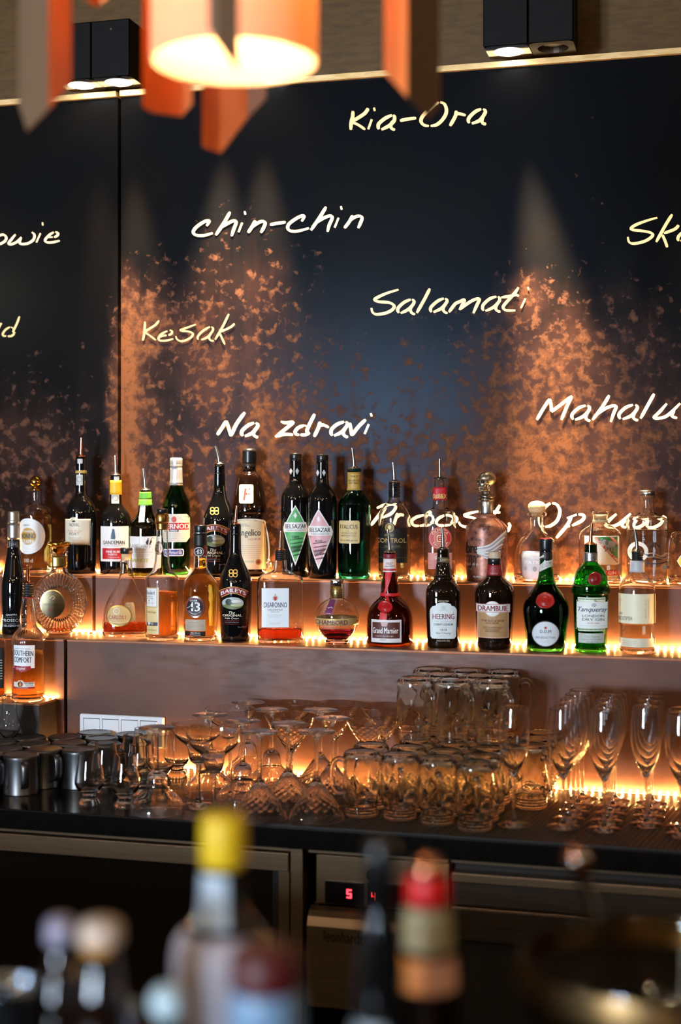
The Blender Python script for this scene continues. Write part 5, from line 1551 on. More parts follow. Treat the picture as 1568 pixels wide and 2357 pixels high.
b = Bottle('dark brown whisky liqueur bottle with kraft label and beige cap', 'D', 1350, 1167,
           [(1167, 150), (1147, 168), (1060, 173), (900, 183), (700, 194), (625, 197), (572, 186), (530, 155), (490, 106), (465, 79), (440, 72), (352, 67), (340, 66)], 'low', M_BROWN)
b.turned([(348, 62), (342, 68), (296, 67), (290, 64)], M_BLACK, 'neck_ring', sm=0)
b.turned([(292, 58), (288, 60), (232, 60), (226, 57), (224, 40)], '#cdb59a', 'cap', sm=0)
b.band(456, 350, '#8f1c24', extra=.0008)
b.label([('l', [(1300 + 18 * k, 430), (1330 + 18 * k, 365)], 4, '#b85a5a') for k in range(5)] + [('t', 'PRESTIGE', 1312, 428, 1378, 442, {}, '#d9a8a0')], eps=.0013)
b.label([('p', rect(1186, 800, 1486, 1052), '#d8a89a'), ('p', rect(1194, 806, 1476, 1044), '#b08a5c'), ('p', oval(1330, 768, 80, 76), '#d8b8ae'), ('p', oval(1330, 768, 74, 70), '#e6e6e2'),
         ('p', [(1174, 718), (1500, 722), (1498, 806), (1176, 802)], '#c98a82'), ('p', [(1180, 725), (1494, 728), (1492, 799), (1182, 796)], '#e6e6e2'),
         ('t', 'DRAMBUIE', 1192, 738, 1478, 790, {'bold': .025}, '#8a1c28'), ('t', 'THE ISLE of SKYE', 1225, 872, 1438, 893, {}, '#6a3a22'), ('t', 'LIQUEUR', 1272, 898, 1390, 916, {}, '#6a3a22'),
         ('t', 'AGED SCOTCH WHISKY', 1240, 940, 1422, 958, {}, '#8a6238'), ('t', 'HEATHER HONEY', 1262, 962, 1400, 977, {}, '#8a6238'), ('t', 'HERBS & SPICES', 1266, 980, 1398, 995, {}, '#8a6238'), ('l', [(1330, 815), (1330, 822)], 6, GREY)])

b = Bottle('dark green herbal liqueur bottle with red wax seal and round label', 'E', 312, 1127,
           [(1127, 165), (1107, 178), (1000, 190), (900, 201), (820, 213), (755, 217), (692, 206), (642, 181), (582, 140), (522, 96), (460, 73), (380, 63), (300, 58), (212, 56), (202, 56)], 'low', glass('#2a8a3c'),
           liquid=glass('#0f2a10', 0, 1.36), level=520)
b.turned([(208, 56), (198, 62), (150, 64), (110, 64), (100, 62), (96, 50)], M_BLACK, 'cap', n=60, mod=lambda a, z: 1 + .012 * math.cos(24 * a))
b.turned([(97, 52), (94, 56), (90, 52), (88, 20)], '#b01a20', 'cap_top', sm=0)
b.label([('p', [(256, 340), (298, 300), (372, 278), (372, 350), (330, 360), (256, 400)], '#d6d3cc'), ('t', 'D.O.M', 282, 312, 352, 352, {'up': -26, 'bold': .01}, '#8a8780')], 'neck_strip', eps=.0012)
b.band(290, 212, '#101210', extra=.0006)
b.label([('p', [(256, 265), (292, 240), (296, 262), (258, 278)], '#d6d3cc')], 'neck_strip', eps=.0013)
b.disc(305, 655, 80, paper('#a01c18', .35), 'wax_seal', .0045, 70)
b.label([('p', oval(308, 960, 128, 122), '#1c2420'), ('p', oval(308, 960, 121, 115), '#d9dde4'), ('t', 'D.O.M', 258, 924, 358, 952, {'bold': .01}, '#1d2a45'), ('t', 'BÉNÉDICTINE', 220, 980, 396, 1003, {}, '#3a4664'),
         ('p', rect(298, 892, 318, 914), '#b03a2e')] + ringmark(308, 960, 112, 2, '#aab2bd') + lines(262, 352, 1028, 1036, 2, '#c4b4b0', 2))

b = Bottle('bright green gin bottle with red seal and shaker-shaped rim', 'E', 728, 1132,
           [(1132, 136), (1112, 148), (1040, 148), (930, 154), (620, 163), (600, 163), (590, 176), (582, 179), (530, 179), (520, 176), (514, 162), (460, 156), (400, 141), (350, 107), (322, 74), (302, 62), (215, 60), (142, 58)], 'low', glass('#2fae3a'),
           liquid=glass('#5fc23a', 0, 1.35), level=610)
b.pourer(142, (737, -58), M_COPPER, collar=210, hw=60, flange=60, black=dark_glass('#0d3a14'))
b.band(300, 210, metal('#b9bcc0', .3), extra=.001)
b.label([('t', 'A G R O', 690, 262, 780, 276, {}, '#5a5d62'), ('l', [(668, 240), (797, 240)], 4, '#8a8d92')], eps=.0014)
b.disc(765, 450, 60, paper('#7d1016', .3), 'wax_seal', .004)
b.label([('p', [(597, 622), (882, 622), (880, 762), (872, 778), (880, 794), (882, 932), (600, 932), (604, 794), (612, 778), (602, 762)], '#e4ead8')] +
        [('p', oval(612 + (k % 24) * 11.3, 637 + (k // 24) * 278, 5, 6), '#5f8a62' if k % 3 else '#93ab7c') for k in range(48)] + [('p', oval(609 + (k // 22) * 262, 650 + (k % 22) * 12.3, 5, 6), '#5f8a62' if k % 3 else '#93ab7c') for k in range(44)] +
        [('p', [(624, 658), (720, 658), (742, 642), (764, 658), (860, 658), (858, 900), (626, 900)], '#e9ede9'), ('p', oval(752, 686, 18, 18), '#b9c2c8'), ('t', 'Tanqueray', 634, 705, 856, 762, {'shear': .35, 'bold': .012}, '#2a3560'),
         ('t', 'LONDON', 668, 775, 828, 799, {'bold': .008}, '#3a4a58'), ('t', 'DRY GIN', 668, 808, 828, 832, {'bold': .008}, '#3a4a58'), ('t', 'ESTD 1830', 706, 847, 788, 859, {}, '#b04a48'), ('l', [(650, 878), (840, 878)], 3, '#b9c2c0')], arc=740)
b.label([('p', rect(603, 952, 870, 1042), '#bdc6c0'), ('t', 'Charles Tanqueray', 670, 972, 812, 998, {'shear': .4}, '#7aa58c'), ('t', 'CHARLES TANQUERAY', 640, 1004, 840, 1016, {}, '#5a6a64'), ('t', '70cl e 43.1% vol', 690, 1024, 795, 1036, {}, '#3a4a48')], arc=738)

b = Bottle('clear gin bottle with translucent cream wrap label at far right', 'E', 1160, 1147,
           [(1147, 140), (1127, 160), (1060, 168), (592, 170), (540, 166), (490, 148), (450, 115), (422, 82), (402, 64), (292, 63), (285, 61)], 'low', M_CLEAR, liquid=glass('#f4efd4', 0, 1.34), level=868)
b.pourer(208, (1139, 0), M_STEEL, collar=290, hw=56, flange=54)
b.band(398, 292, '#b9bcc4', extra=.0009)
b.label([('p', rect(992, 592, 1328, 865), '#e8e2c4'), ('t', 'BERLINER', 996, 764, 1028, 785, {}, '#3a3528'), ('t', 'BRANDSTIFTER', 996, 802, 1118, 836, {}, '#3a3528'), ('t', 'KORNBRAND', 1232, 640, 1246, 820, {'rot': 1}, '#a59c80'),
         ('t', '43,3% vol / 35 cl', 1206, 690, 1214, 770, {'rot': 1}, '#b5ac90'), ('l', [(1262, 636), (1262, 822)], 4, '#b5ac90'), ('t', 'EDITION', 996, 642, 1028, 656, {}, '#d98a78')][:2] +
        [('t', 'NDSTIFTER', 994, 802, 1118, 836, {}, '#3a3528'), ('t', '43,3% VOL / 35 CL', 1230, 640, 1246, 815, {'rot': 1}, '#a59c80'), ('l', [(1262, 636), (1262, 822)], 4, '#b5ac90'), ('t', 'VODKA', 994, 642, 1026, 656, {}, '#d98a78')])
b.label([('p', rect(992, 1000, 1328, 1082), '#dcd6bc')] + lines(1030, 1158, 1028, 1058, 3, '#b0a98c', 3))

# ---- low step at the left --------------------------------------------------------
b = Bottle('amber whiskey liqueur bottle with copper pourer on the low step', 'F', 365, 982,
           [(982, 185), (962, 206), (850, 213), (300, 213), (215, 215), (170, 206), (120, 182), (65, 135), (25, 106), (-20, 100), (-120, 106), (-200, 100), (-281, 84), (-335, 72), (-350, 70)], 'left', M_CLEAR,
           liquid=glass('#fbc366', 0, 1.36), level=332, mod=lambda a, z: 1 + (.016 * math.cos(36 * a) if .145 < z < .185 else 0), n=108)
b.pourer(-525, (358, -764), M_COPPER, collar=-352, hw=74, flange=72)
b.band(-338, -352, '#8f1420', extra=.0012)
b.label([('p', rect(154, 252, 450, 545), '#e6e8ec'), ('t', 'SOUTHERN', 158, 318, 430, 386, {'bold': .03, 'up': 14}, '#1c2430'), ('t', 'COMFORT', 164, 402, 408, 473, {'bold': .03, 'up': 6}, '#1c2430'), ('t', 'THE SPIRIT OF NEW ORLEANS', 165, 288, 390, 304, {}, GREY),
         ('p', [(164, 512), (398, 518), (396, 565), (340, 582), (280, 598), (220, 582), (166, 560)], '#9c1a28'), ('t', 'Original', 200, 530, 330, 572, {'shear': .3, 'bold': .01}, '#f0e0e0'), ('l', [(448, 262), (446, 540)], 4, GREY)], arc=305)
b.label([('p', [(156, 722), (215, 722), (240, 700), (290, 700), (315, 722), (448, 724), (446, 806), (158, 806)], '#e2ddd4'), ('p', rect(158, 784, 446, 806), '#9c1a28'), ('p', oval(263, 748, 40), '#c89040'), ('p', oval(263, 748, 33), '#7a2a1c'), ('p', [(263, 722), (274, 745), (268, 774), (258, 774), (252, 745)], '#e0b050'),
         ('t', 'NEW ORLEANS', 318, 728, 440, 744, {'bold': .01}, '#4a3a3a'), ('t', '35% VOL', 330, 752, 432, 772, {}, '#8a7a70'), ('t', 'MADE WITH WHISKEY', 190, 790, 366, 801, {}, '#e0c8c8')], arc=300)
b = Bottle('square bourbon bottle with black label half cut off at the left edge', 'F', -70, 930,
           [(930, 130), (912, 142), (880, 145), (215, 145), (180, 140), (140, 120), (100, 70), (80, 52), (-60, 50)], 'left', M_CLEAR, ex=6, ky=.9, liquid=glass('#c9801e', 0, 1.36), level=300, n=64, dy=-.0)
b.label([('p', rect(-190, 258, 44, 780), '#141312')] + [('l', [(-2, 420 + 34 * k), (22, 420 + 34 * k)], 9, '#d9cfae') for k in range(8)])
b.turned([(-50, 54), (-60, 58), (-130, 58), (-134, 30)], M_BLACK, 'cap', sm=0)

# ------------------------------------------------------------------ glassware on the counter
ORD = ['first', 'second', 'third', 'fourth', 'fifth', 'sixth', 'seventh', 'eighth', 'ninth', 'tenth', 'eleventh', 'twelfth', 'thirteenth', 'fourteenth', 'fifteenth', 'sixteenth']


def mm(p):
    return [(r / 1000, z / 1000) for r, z in p]


def dense(p, step=5.0):
    o = [p[0]]
    for a, b in zip(p, p[1:]):
        n = max(1, int(math.dist(a, b) / step))
        o += [tuple(x + (y - x) * k / n for x, y in zip(a, b)) for k in range(1, n + 1)]
    return o


def stemware(name, cat, foot, stem, bowl_out, bowl_in, n=40, mod=None, sm=2):
    """bowl, stem and foot of one glass, joined edge to edge"""
    root = bpy.data.objects.new(name, None)
    v, f = lathe(mm([(0, 0)] + smooth_line(foot, 2)), n)
    mesh('foot', v, f, M_CRYSTAL, root)
    v, f = lathe(mm(smooth_line(stem, 1)), 20)
    mesh('stem', v, f, M_CRYSTAL, root)
    v, f = lathe(mm(smooth_line(bowl_out, sm)), n, 1, 2, mod)
    v2, f2 = lathe(mm([bowl_out[-1]] + smooth_line(bowl_in, sm)), n)
    k = len(v)
    mesh('bowl', v + v2, f + [tuple(i + k for i in q) for q in f2], M_CRYSTAL, root)
    return root


def protos():
    P_ = {}
    g = bpy.data.objects.new('nosing_glass', None)
    v, f = lathe(mm([(0, 0)] + smooth_line([(22, 0), (24, 1), (24, 5), (21, 9), (16.5, 14), (15, 19)], 2)), 36)
    mesh('foot', v, f, M_CRYSTAL, g)
    v, f = lathe(mm(smooth_line([(15, 19), (16.5, 24), (27, 33), (33, 45), (33.3, 55), (29.5, 75), (25.5, 95), (23.6, 114.5)], 2)), 36)
    v2, f2 = lathe(mm(smooth_line([(23.6, 114.5), (22.7, 115), (24.3, 95), (28.2, 75), (31.8, 55), (31.4, 46), (25, 36), (14, 29.5), (0, 28)], 2)), 36)
    k = len(v)
    mesh('bowl', v + v2, f + [tuple(i + k for i in q) for q in f2], M_CRYSTAL, g)
    P_['nosing'] = g
    foot = [(39, 0), (41, .6), (40, 2), (22, 4.5), (8, 9), (4.6, 18)]
    P_['margarita'] = stemware('margarita_glass', 'glass', foot, [(4.6, 18), (4.2, 50), (4.6, 80), (6, 92)],
                               [(6, 92), (14, 97), (19.5, 104), (22, 118), (23.5, 130), (28, 137), (46, 150), (57, 166), (60, 184)],
                               [(59.2, 184.4), (56, 166.5), (44.5, 152), (26, 139.5), (21.6, 130), (20, 118), (17, 106), (10, 100), (0, 99)])
    cut = lambda a, z: 1 - .030 * (abs(math.cos(7 * a + z * 260)) ** 6 + abs(math.cos(7 * a - z * 260)) ** 6) if .108 < z < .166 else 1
    P_['martini'] = stemware('martini_glass', 'glass', foot, [(4.6, 18), (4.2, 60), (4.6, 88), (5.4, 99)],
                             [(5.4, 99), (8, 103), (14, 111), (21, 120), (28, 130), (35, 140), (42, 150), (48, 160), (54, 170), (60.5, 185)],
                             [(59.6, 185.4), (52.6, 170), (40, 150), (26, 131), (12, 115), (0, 108)], n=84, mod=cut)
    P_['flute'] = stemware('champagne_flute', 'glass', [(33, 0), (34.5, .6), (34, 1.8), (16, 3.8), (5.5, 8.5), (3.9, 18)], [(3.9, 18), (3.5, 50), (3.6, 85), (4.0, 100)],
                           [(4.0, 100), (8, 106), (18, 125), (27, 148), (32, 172), (33.6, 190), (32.2, 212), (28, 246)],
                           [(27.3, 246.4), (31.3, 212), (32.7, 190), (31, 172), (26, 149.5), (16.5, 128), (6, 114), (0, 111)])
    P_['tulip'] = stemware('grappa_glass', 'glass', [(31, 0), (32, .6), (31, 1.8), (14, 3.6), (5, 8), (3.6, 16)], [(3.6, 16), (3.4, 45), (3.6, 70), (4, 82)],
                           [(4, 82), (10, 86), (22, 98), (28, 115), (26, 130), (19, 146), (17, 165), (19, 195)], [(18.3, 195.4), (16.2, 165), (18, 147), (25, 130), (27, 115), (21, 100), (10, 90), (0, 88)])
    # jar mug, modelled the way it stands: mouth down
    j = bpy.data.objects.new('jar_mug', None)
    H = 138
    out = [(34.5, 0), (35.4, 1), (34.6, 4), (36.4, 7), (34.4, 10), (36.4, 13), (34.4, 16), (36.0, 19), (34.2, 22), (36, 26), (39.6, 32), (41, 42), (41, 124), (39.5, 132), (36, 136.5), (32, 138)]
    inn = [(31.4, 138 - 1.5), (29, 136.0), (0, 135.4)]
    ins = [(34.5, 0), (32, .4), (31.6, 4), (31.6, 22), (33.4, 27), (37, 33), (38.2, 42), (38.2, 122), (35, 129), (28, 131), (0, 131.4)]
    v, f = lathe(mm(dense(smooth_line(out, 1)) + inn), 48)
    v2, f2 = lathe(mm(dense(smooth_line(ins, 1))), 48)
    wob = lambda p, a: (p[0] * (1 + a * math.sin(5 * math.atan2(p[1], p[0]) + 90 * p[2]) * math.sin(70 * p[2] + 1.3) + a * .6 * math.sin(9 * math.atan2(p[1], p[0]) - 130 * p[2])), p[1] * (1 + a * math.sin(4 * math.atan2(p[1], p[0]) - 110 * p[2])), p[2])
    v2 = [wob(p, .022) if .028 < p[2] < .128 else p for p in v2]            # moulded glass is never even inside
    v = [wob(p, .006) if .035 < p[2] < .124 else p for p in v]
    k = len(v)
    jar_glass = glass('#fdfdf8', 0, 1.48)
    mesh('body', v + v2, f + [tuple(i + k for i in reversed(q)) for q in f2], jar_glass, j)
    hp = catmull([(.0395, 0, .112), (.052, 0, .117), (.064, 0, .110), (.068, 0, .095), (.068, 0, .070), (.064, 0, .052), (.052, 0, .044), (.0395, 0, .049)], 5)
    v, f = tube(hp, .0058, 10)
    mesh('handle', v, f, jar_glass, j)
    P_['jar'] = j
    # steel mug, mouth down
    g = bpy.data.objects.new('steel_mug', None)
    st = noisy('mug_steel', (.13, .13, .135), (.18, .175, .17), 40, .36, 1.0, .02, (1, 1, .05))
    v, f = lathe(mm([(40.2, 3), (40.2, 0), (41.6, 0), (41.8, 2), (41, 4), (41, 80), (41.5, 84), (40.8, 87.5), (38.2, 89.6), (35.5, 89.2), (34, 88.2), (20, 87.8), (0, 87.8)]), 48)
    mesh('cup', v, f, st, g)
    hv, hf = [], []
    hp = catmull([(.0405, .080), (.052, .081), (.062, .076), (.066, .064), (.066, .040), (.061, .026), (.050, .019), (.0405, .020)], 4)
    for x, z in hp:
        hv += [(x, -.0085, z), (x, .0085, z), (x + (.0018 if x < .05 else .0016), .0085, z), (x + .0018, -.0085, z)]
    for i in range(len(hp) - 1):
        for q in range(4):
            hf.append((4 * i + q, 4 * i + (q + 1) % 4, 4 * i + 4 + (q + 1) % 4, 4 * i + 4 + q))
    mesh('handle', hv, hf, st, g, True)
    P_['mug'] = g
    return P_


PR = protos()
USED = set()


def put(kind, x, y, label, group, flip=False, rz=0.0, z=None, cat='glass'):
    o = PR[kind]
    if kind in USED:
        o = copy_tree(o)
    else:
        USED.add(kind)
        COL.objects.link(o); o.empty_display_size = .03
    z = zc(x) if z is None else z
    h = {'margarita': .1845, 'martini': .1855, 'flute': .2465, 'nosing': .115, 'tulip': .1955}.get(kind, 0)
    o.location = (x, y, z + (h if flip else 0))
    o.rotation_euler = (math.pi if flip else 0, 0, rz)
    return tag(o, label, cat, group)


def relax(pts, dist, ymax, it=400, ymin=Y0 + .04):
    P_ = [list(p) for p in pts]
    for _ in range(it):
        for i in range(len(P_)):
            for k in range(i):
                dx, dy = P_[i][0] - P_[k][0], P_[i][1] - P_[k][1]
                d = math.hypot(dx, dy) or 1e-6
                need = dist(i, k)
                if d < need:
                    q = (need - d) / d * .5
                    P_[i][0] += dx * q; P_[i][1] += dy * q; P_[k][0] -= dx * q; P_[k][1] -= dy * q
        for p, m in zip(P_, ymax):
            p[1] = min(p[1], m); p[1] = max(p[1], ymin)
    return P_


random.seed(11)
# steel mugs, mouth down, at the left
tops = [(55, 1735), (101, 1718), (181, 1721), (24, 1715), (-26, 1734), (67, 1700), (149, 1704), (216, 1707), (118, 1686), (199, 1688), (158, 1673), (236, 1674), (10, 1697), (303, 1679), (262, 1692)]
Pm = [at_Z(u, v, Z0 + .088) for u, v in tops]
Pm = relax([(p.x, p.y) for p in Pm], lambda i, k: .0845, [3.225 if p.x < -1.64 else 3.33 for p in Pm])
order = sorted(range(len(Pm)), key=lambda i: Pm[i][0] / Pm[i][1])


def free_angle(i, pts, keep):
    """turn a mug so that its handle falls into the gap between its neighbours"""
    best = None
    for k in range(72):
        a = -math.pi + k * math.pi / 36
        c = 9
        for r in (.050, .060, .068):
            hx, hy = pts[i][0] + r * math.cos(a), pts[i][1] + r * math.sin(a)
            c = min([c] + [math.hypot(hx - q[0], hy - q[1]) - .050 for n, q in enumerate(pts) if n != i] + [(3.262 if hx < -1.66 else 3.362) - hy])
        w = min(c, .004) - .0006 * abs((a - keep + math.pi) % (2 * math.pi) - math.pi)
        if best is None or w > best[0]:
            best = (w, a)
    return best[1]


hz = {0: -1.0, 1: .15, 3: -.3, 4: -.2}
for k, i in enumerate(order):
    x, y = Pm[i]
    put('mug', x, y, 'upturned steel mug with strap handle, %s from the left of the cluster' % ORD[k], 'upturned steel mugs', rz=free_angle(i, Pm, hz.get(i, -.4)), cat='mug')

# grappa tulip glass behind the mugs
p = at_Z(8, 1800, Z0)
gx, gy = at_Z(8, 1619, Z0 + .195).x - .03, 3.236
gx, gy = max(((gx + .004 * a, gy - .004 * c) for a in range(-14, 15) for c in range(0, 14)),
             key=lambda q: min(.0755, min(math.hypot(q[0] - m[0], q[1] - m[1]) for m in Pm)) - .02 * math.hypot(q[0] - gx, q[1] - gy))
put('tulip', gx, gy, 'small tulip-shaped grappa glass behind the steel mugs at the left edge', None)

# nosing glasses
base = [(206, 1850), (288, 1856), (243, 1822), (325, 1828), (283, 1799), (368, 1800), (408, 1786), (330, 1782)]
Pn = [at_Z(u, v, Z0) for u, v in base]
mugs = [tuple(q) for q in Pm]
Pn0 = relax([(p.x, p.y) for p in Pn] + mugs, lambda i, k: (0 if i >= len(Pn) and k >= len(Pn) else (.0675 if i < len(Pn) and k < len(Pn) else .077)), [3.335] * (len(Pn) + len(mugs)), 1)
Pn = relax([(p.x, p.y) for p in Pn], lambda i, k: .0675, [3.335] * len(Pn))
# keep clear of the mugs
for _ in range(60):
    for q in Pn:
        for mx, my in mugs:
            d = math.hypot(q[0] - mx, q[1] - my)
            if d < .0765:
                q[0] += (q[0] - mx) / d * (.0765 - d); q[1] += (q[1] - my) / d * (.0765 - d)
    Pn = relax(Pn, lambda i, k: .0675, [3.335] * len(Pn), 3)
order = sorted(range(len(Pn)), key=lambda i: Pn[i][0] / Pn[i][1])
for k, i in enumerate(order):
    put('nosing', Pn[i][0], Pn[i][1], 'squat tulip whisky nosing glass on thick foot, %s from the left' % ORD[k], 'whisky nosing glasses')

# handled jars, mouth down, in two layers
front = [at_Z(u, v, Z0) for u, v in ((834, 1877), (924.5, 1884), (1013, 1895), (1098, 1909))]
xj = [front[0].x + .0855 * k for k in range(4)]
lay1 = []
for c in range(4):
    y0 = front[c].y - .004
    r = 0
    while y0 + r * .0845 <= 3.334 and r < (2 if c == 0 else 5):
        lay1.append((xj[c], y0 + r * .0845, r, c)); r += 1
p5 = at_Z(1236, 1849, Z0)
lay1 += [(xj[3] + .0855, 3.165, 2, 4), (xj[3] + .0855, 3.2495, 3, 4), (xj[3] + .0855, 3.334, 4, 4)]
# cocktail glasses: (kind, flipped, u, v of the upper rim or upturned foot)
CK = [('margarita', 1, 387, 1667), ('margarita', 0, 492, 1688), ('margarita', 0, 447, 1664), ('margarita', 1, 489, 1641), ('margarita', 1, 545, 1657),
      ('margarita', 0, 535, 1626), ('margarita', 1, 571, 1613), ('margarita', 0, 665, 1615), ('margarita', 1, 627, 1629),
      ('martini', 1, 591, 1680), ('martini', 1, 739, 1681), ('martini', 1, 665, 1664), ('martini', 1, 802, 1655), ('martini', 1, 741, 1636), ('martini', 0, 702, 1650),
      ('martini', 0, 773, 1622), ('martini', 0, 845, 1641), ('martini', 0, 872, 1627)]
Pc = [at_Z(u, v, zc(-.9) + .185) for _, _, u, v in CK]
Pc = [[p.x, p.y] for p in Pc]
nf = [tuple(q) for q in Pn] + [(x, y) for x, y, _, _ in lay1]
nn_ = len(Pn)


def need(i, k):
    if i < len(CK) and k < len(CK):
        return .1015 if CK[i][1] != CK[k][1] else .1195
    if i >= len(CK) and k >= len(CK):
        return 0
    j_, m_ = (i, k) if i < len(CK) else (k, i)
    if m_ - len(CK) >= nn_:
        return .103
    return .094 if CK[j_][1] else .078


allq = Pc + [list(q) for q in nf]
for _ in range(1500):                                        # loosen only where glasses would touch; the nosing glasses stay put
    allq = relax(allq, need, [3.375 - (.060 if True else 0)] * len(allq), 1)
    for i, q in enumerate(nf):
        allq[len(CK) + i] = list(q)
Pc = allq[:len(CK)]
for kind in ('margarita', 'martini'):
    for fl in (0, 1):
        idx = sorted([i for i, c in enumerate(CK) if c[0] == kind and c[1] == fl], key=lambda i: Pc[i][0] / Pc[i][1])
        for k, i in enumerate(idx):
            w = ('upturned ' if fl else 'upright ') + ('wide-brimmed margarita glass' if kind == 'margarita' else 'cut-crystal martini glass')
            put(kind, Pc[i][0], Pc[i][1], '%s, %s from the left of its kind' % (w, ORD[k]), 'cocktail glasses on the counter', bool(fl), random.uniform(0, 6))

for x, y, r, c in lay1:
    rz = random.choice((.9, 1.2, 1.5, 1.9, -1.2)) if (r, c) != (0, 0) else math.pi + .15
    if r == 0 and c > 0:
        rz = -math.pi / 2 - (YAW - .1) + random.uniform(-.1, .1)
    # handles point between neighbours
    rz = {0: math.pi - .12}.get((r * 10 + c), -math.pi / 4)
    if r == 4:
        rz = -math.pi / 4
    if r == 0 and c:
        rz = -math.pi / 2 + .25
    put('jar', x, y, 'upturned glass jar mug, bottom layer, %s row from the front, %s column from the left' % (ORD[r], ORD[c]), 'upturned jar mugs', rz=rz, cat='mug')
zj = Z0 + .0029 + .1382
x2 = at_Z(960, 1556, zj + .138).x
for r, (y, xs_) in enumerate(((3.165, (0, 1, 2)), (3.2495, (.5, 1.5)), (3.334, (0, 1, 2)))):
    for c, q in enumerate(xs_):
        rz = 0.0 if (r == 2 and c == 2) else (-.75 if r == 0 else -.52)
        put('jar', x2 + .0875 * q, y, 'upturned glass jar mug, top layer, %s row from the front, %s from the left' % (ORD[r], ORD[c]), 'upturned jar mugs', rz=rz, z=zj, cat='mug')

# champagne flutes in columns
cols = [('left', 1297, 1907, 5), ('middle', 1391, 1913, 5), ('right', 1488, 1902, 5), ('rightmost, half cut off', 1552, 1925, 2)]
xf = []
for nm, u, v, n in cols:
    p = at_Z(u, v, Z0)
    if xf and p.x - xf[-1] < .0735:
        p.x = xf[-1] + .0735
    xf.append(p.x)
    for k in range(n):
        y = p.y + .0705 * k
        if y < 3.335:
            put('flute', p.x + (.006 * k if nm == 'left' and k else 0) * .5, y, 'empty champagne flute, %s from the front in the %s column' % (ORD[k], nm), 'champagne flutes in columns')
p = at_Z(1183, 1902, Z0)
put('flute', p.x, p.y, 'single champagne flute standing before the jar mugs', 'champagne flutes in columns')

p = at_Z(1604, 1852, Z0)
put('margarita', p.x, min(p.y, 3.31), 'wide-brimmed cocktail glass behind the rightmost flutes, cut by the right edge', 'cocktail glasses on the counter')

# ------------------------------------------------------------------ pendant lamp near the camera
pc = pt(540, 145, 1.70)
lamp = thing('pendant_lamp', 'glowing orange pendant lamp of drum and folded hanging strips, out of focus', 'lamp', (pc.x, pc.y, ZC - .002))
lo_ = Vector((pc.x, pc.y, ZC - .002))
M_SHADE = bpy.data.materials.new('glowing_veneer_shade'); M_SHADE.use_nodes = True
nt = M_SHADE.node_tree
bs = nt.nodes['Principled BSDF']; nt.nodes.remove(bs)
df = nt.nodes.new('ShaderNodeBsdfDiffuse'); df.inputs[0].default_value = (.95, .72, .48, 1)
tr = nt.nodes.new('ShaderNodeBsdfTranslucent'); tr.inputs[0].default_value = (1.0, .62, .32, 1)
mx = nt.nodes.new('ShaderNodeMixShader'); mx.inputs[0].default_value = .5
nt.links.new(df.outputs[0], mx.inputs[1]); nt.links.new(tr.outputs[0], mx.inputs[2]); nt.links.new(mx.outputs[0], nt.nodes['Material Output'].inputs[0])
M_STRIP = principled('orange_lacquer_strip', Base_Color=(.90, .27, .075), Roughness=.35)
RD = .099
zb = pc.z - lo_.z
v, f = lathe([(RD, zb), (RD, zb + .08), (RD, zb + .26), (RD - .002, zb + .26), (RD - .002, zb)], 64)
mesh('drum_shade', v, f, M_SHADE, lamp)
v, f = lathe([(0, zb + .10), (.018, zb + .105), (.030, zb + .125), (.030, zb + .15), (.018, zb + .175), (.014, zb + .20), (0, zb + .20)], 24)
mesh('bulb', v, f, emit('pendant_bulb', (1.0, .70, .38), 260.0), lamp)
v, f = tube([(0, 0, zb + .19), (0, 0, -.03)], .004, 8)
mesh('cable', v, f, M_BLACK, lamp)
v, f = lathe([(0, -.03), (.05, -.03), (.055, 0), (0, 0)], 24)
mesh('ceiling_rose', v, f, M_BLACK, lamp)
v, f = tube([(-.23, 0, zb + .25), (.23, 0, zb + .25)], .004, 6)
v2, f2 = tube([(0, -.23, zb + .25), (0, .23, zb + .25)], .004, 6)
mesh('spider', v + v2, f + [tuple(i + len(v) for i in q) for q in f2], M_STEEL, lamp)


M_STRIP_SHADE = principled('brown_strip_shaded', Base_Color=(.16, .09, .05), Roughness=.5)  # shade put into the colour: faces away from the glow are brown


def strip(cols, outer=()):
    """folded strip: cols = [(u, v of lower end, depth)] along its width; reaches up to the spider"""
    vs, fs = [], []
    n = len(cols)
    for u, vv, t in cols:
        p = pt(u, vv, t)
        vs.append(p - lo_); vs.append(Vector((p.x, p.y, lo_.z + zb + .27)) - lo_)
    nrm = Vector((0, .002, 0))
    k = len(vs)
    vs += [q + nrm for q in vs[:k]]
    for i in range(n - 1):
        a = 2 * i
        fs += [(a, a + 2, a + 3, a + 1), (k + a, k + a + 1, k + a + 3, k + a + 2), (a, k + a, k + a + 2, a + 2)]
    fs += [(0, 1, k + 1, k), (k - 2, 2 * k - 2, 2 * k - 1, k - 1)]
    fm = [1 if (i // 3) in outer and i % 3 == 0 else 0 for i in range(3 * (n - 1))] + [0, 0]  # outer lists the front segments coloured as unlit
    mesh('hanging_strip', vs, fs, [M_STRIP, M_STRIP_SHADE], lamp, False, fm)


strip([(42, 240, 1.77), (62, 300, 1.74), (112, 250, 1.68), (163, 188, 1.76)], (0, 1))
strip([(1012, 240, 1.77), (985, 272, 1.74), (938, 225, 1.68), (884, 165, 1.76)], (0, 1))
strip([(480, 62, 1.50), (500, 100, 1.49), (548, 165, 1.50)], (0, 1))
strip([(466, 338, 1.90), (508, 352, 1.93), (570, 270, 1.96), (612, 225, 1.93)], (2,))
strip([(328, 246, 1.86), (350, 258, 1.87), (418, 268, 1.90), (442, 240, 1.88)])
strip([(196, 0, 1.92), (222, 16, 1.95), (250, -4, 1.93)])

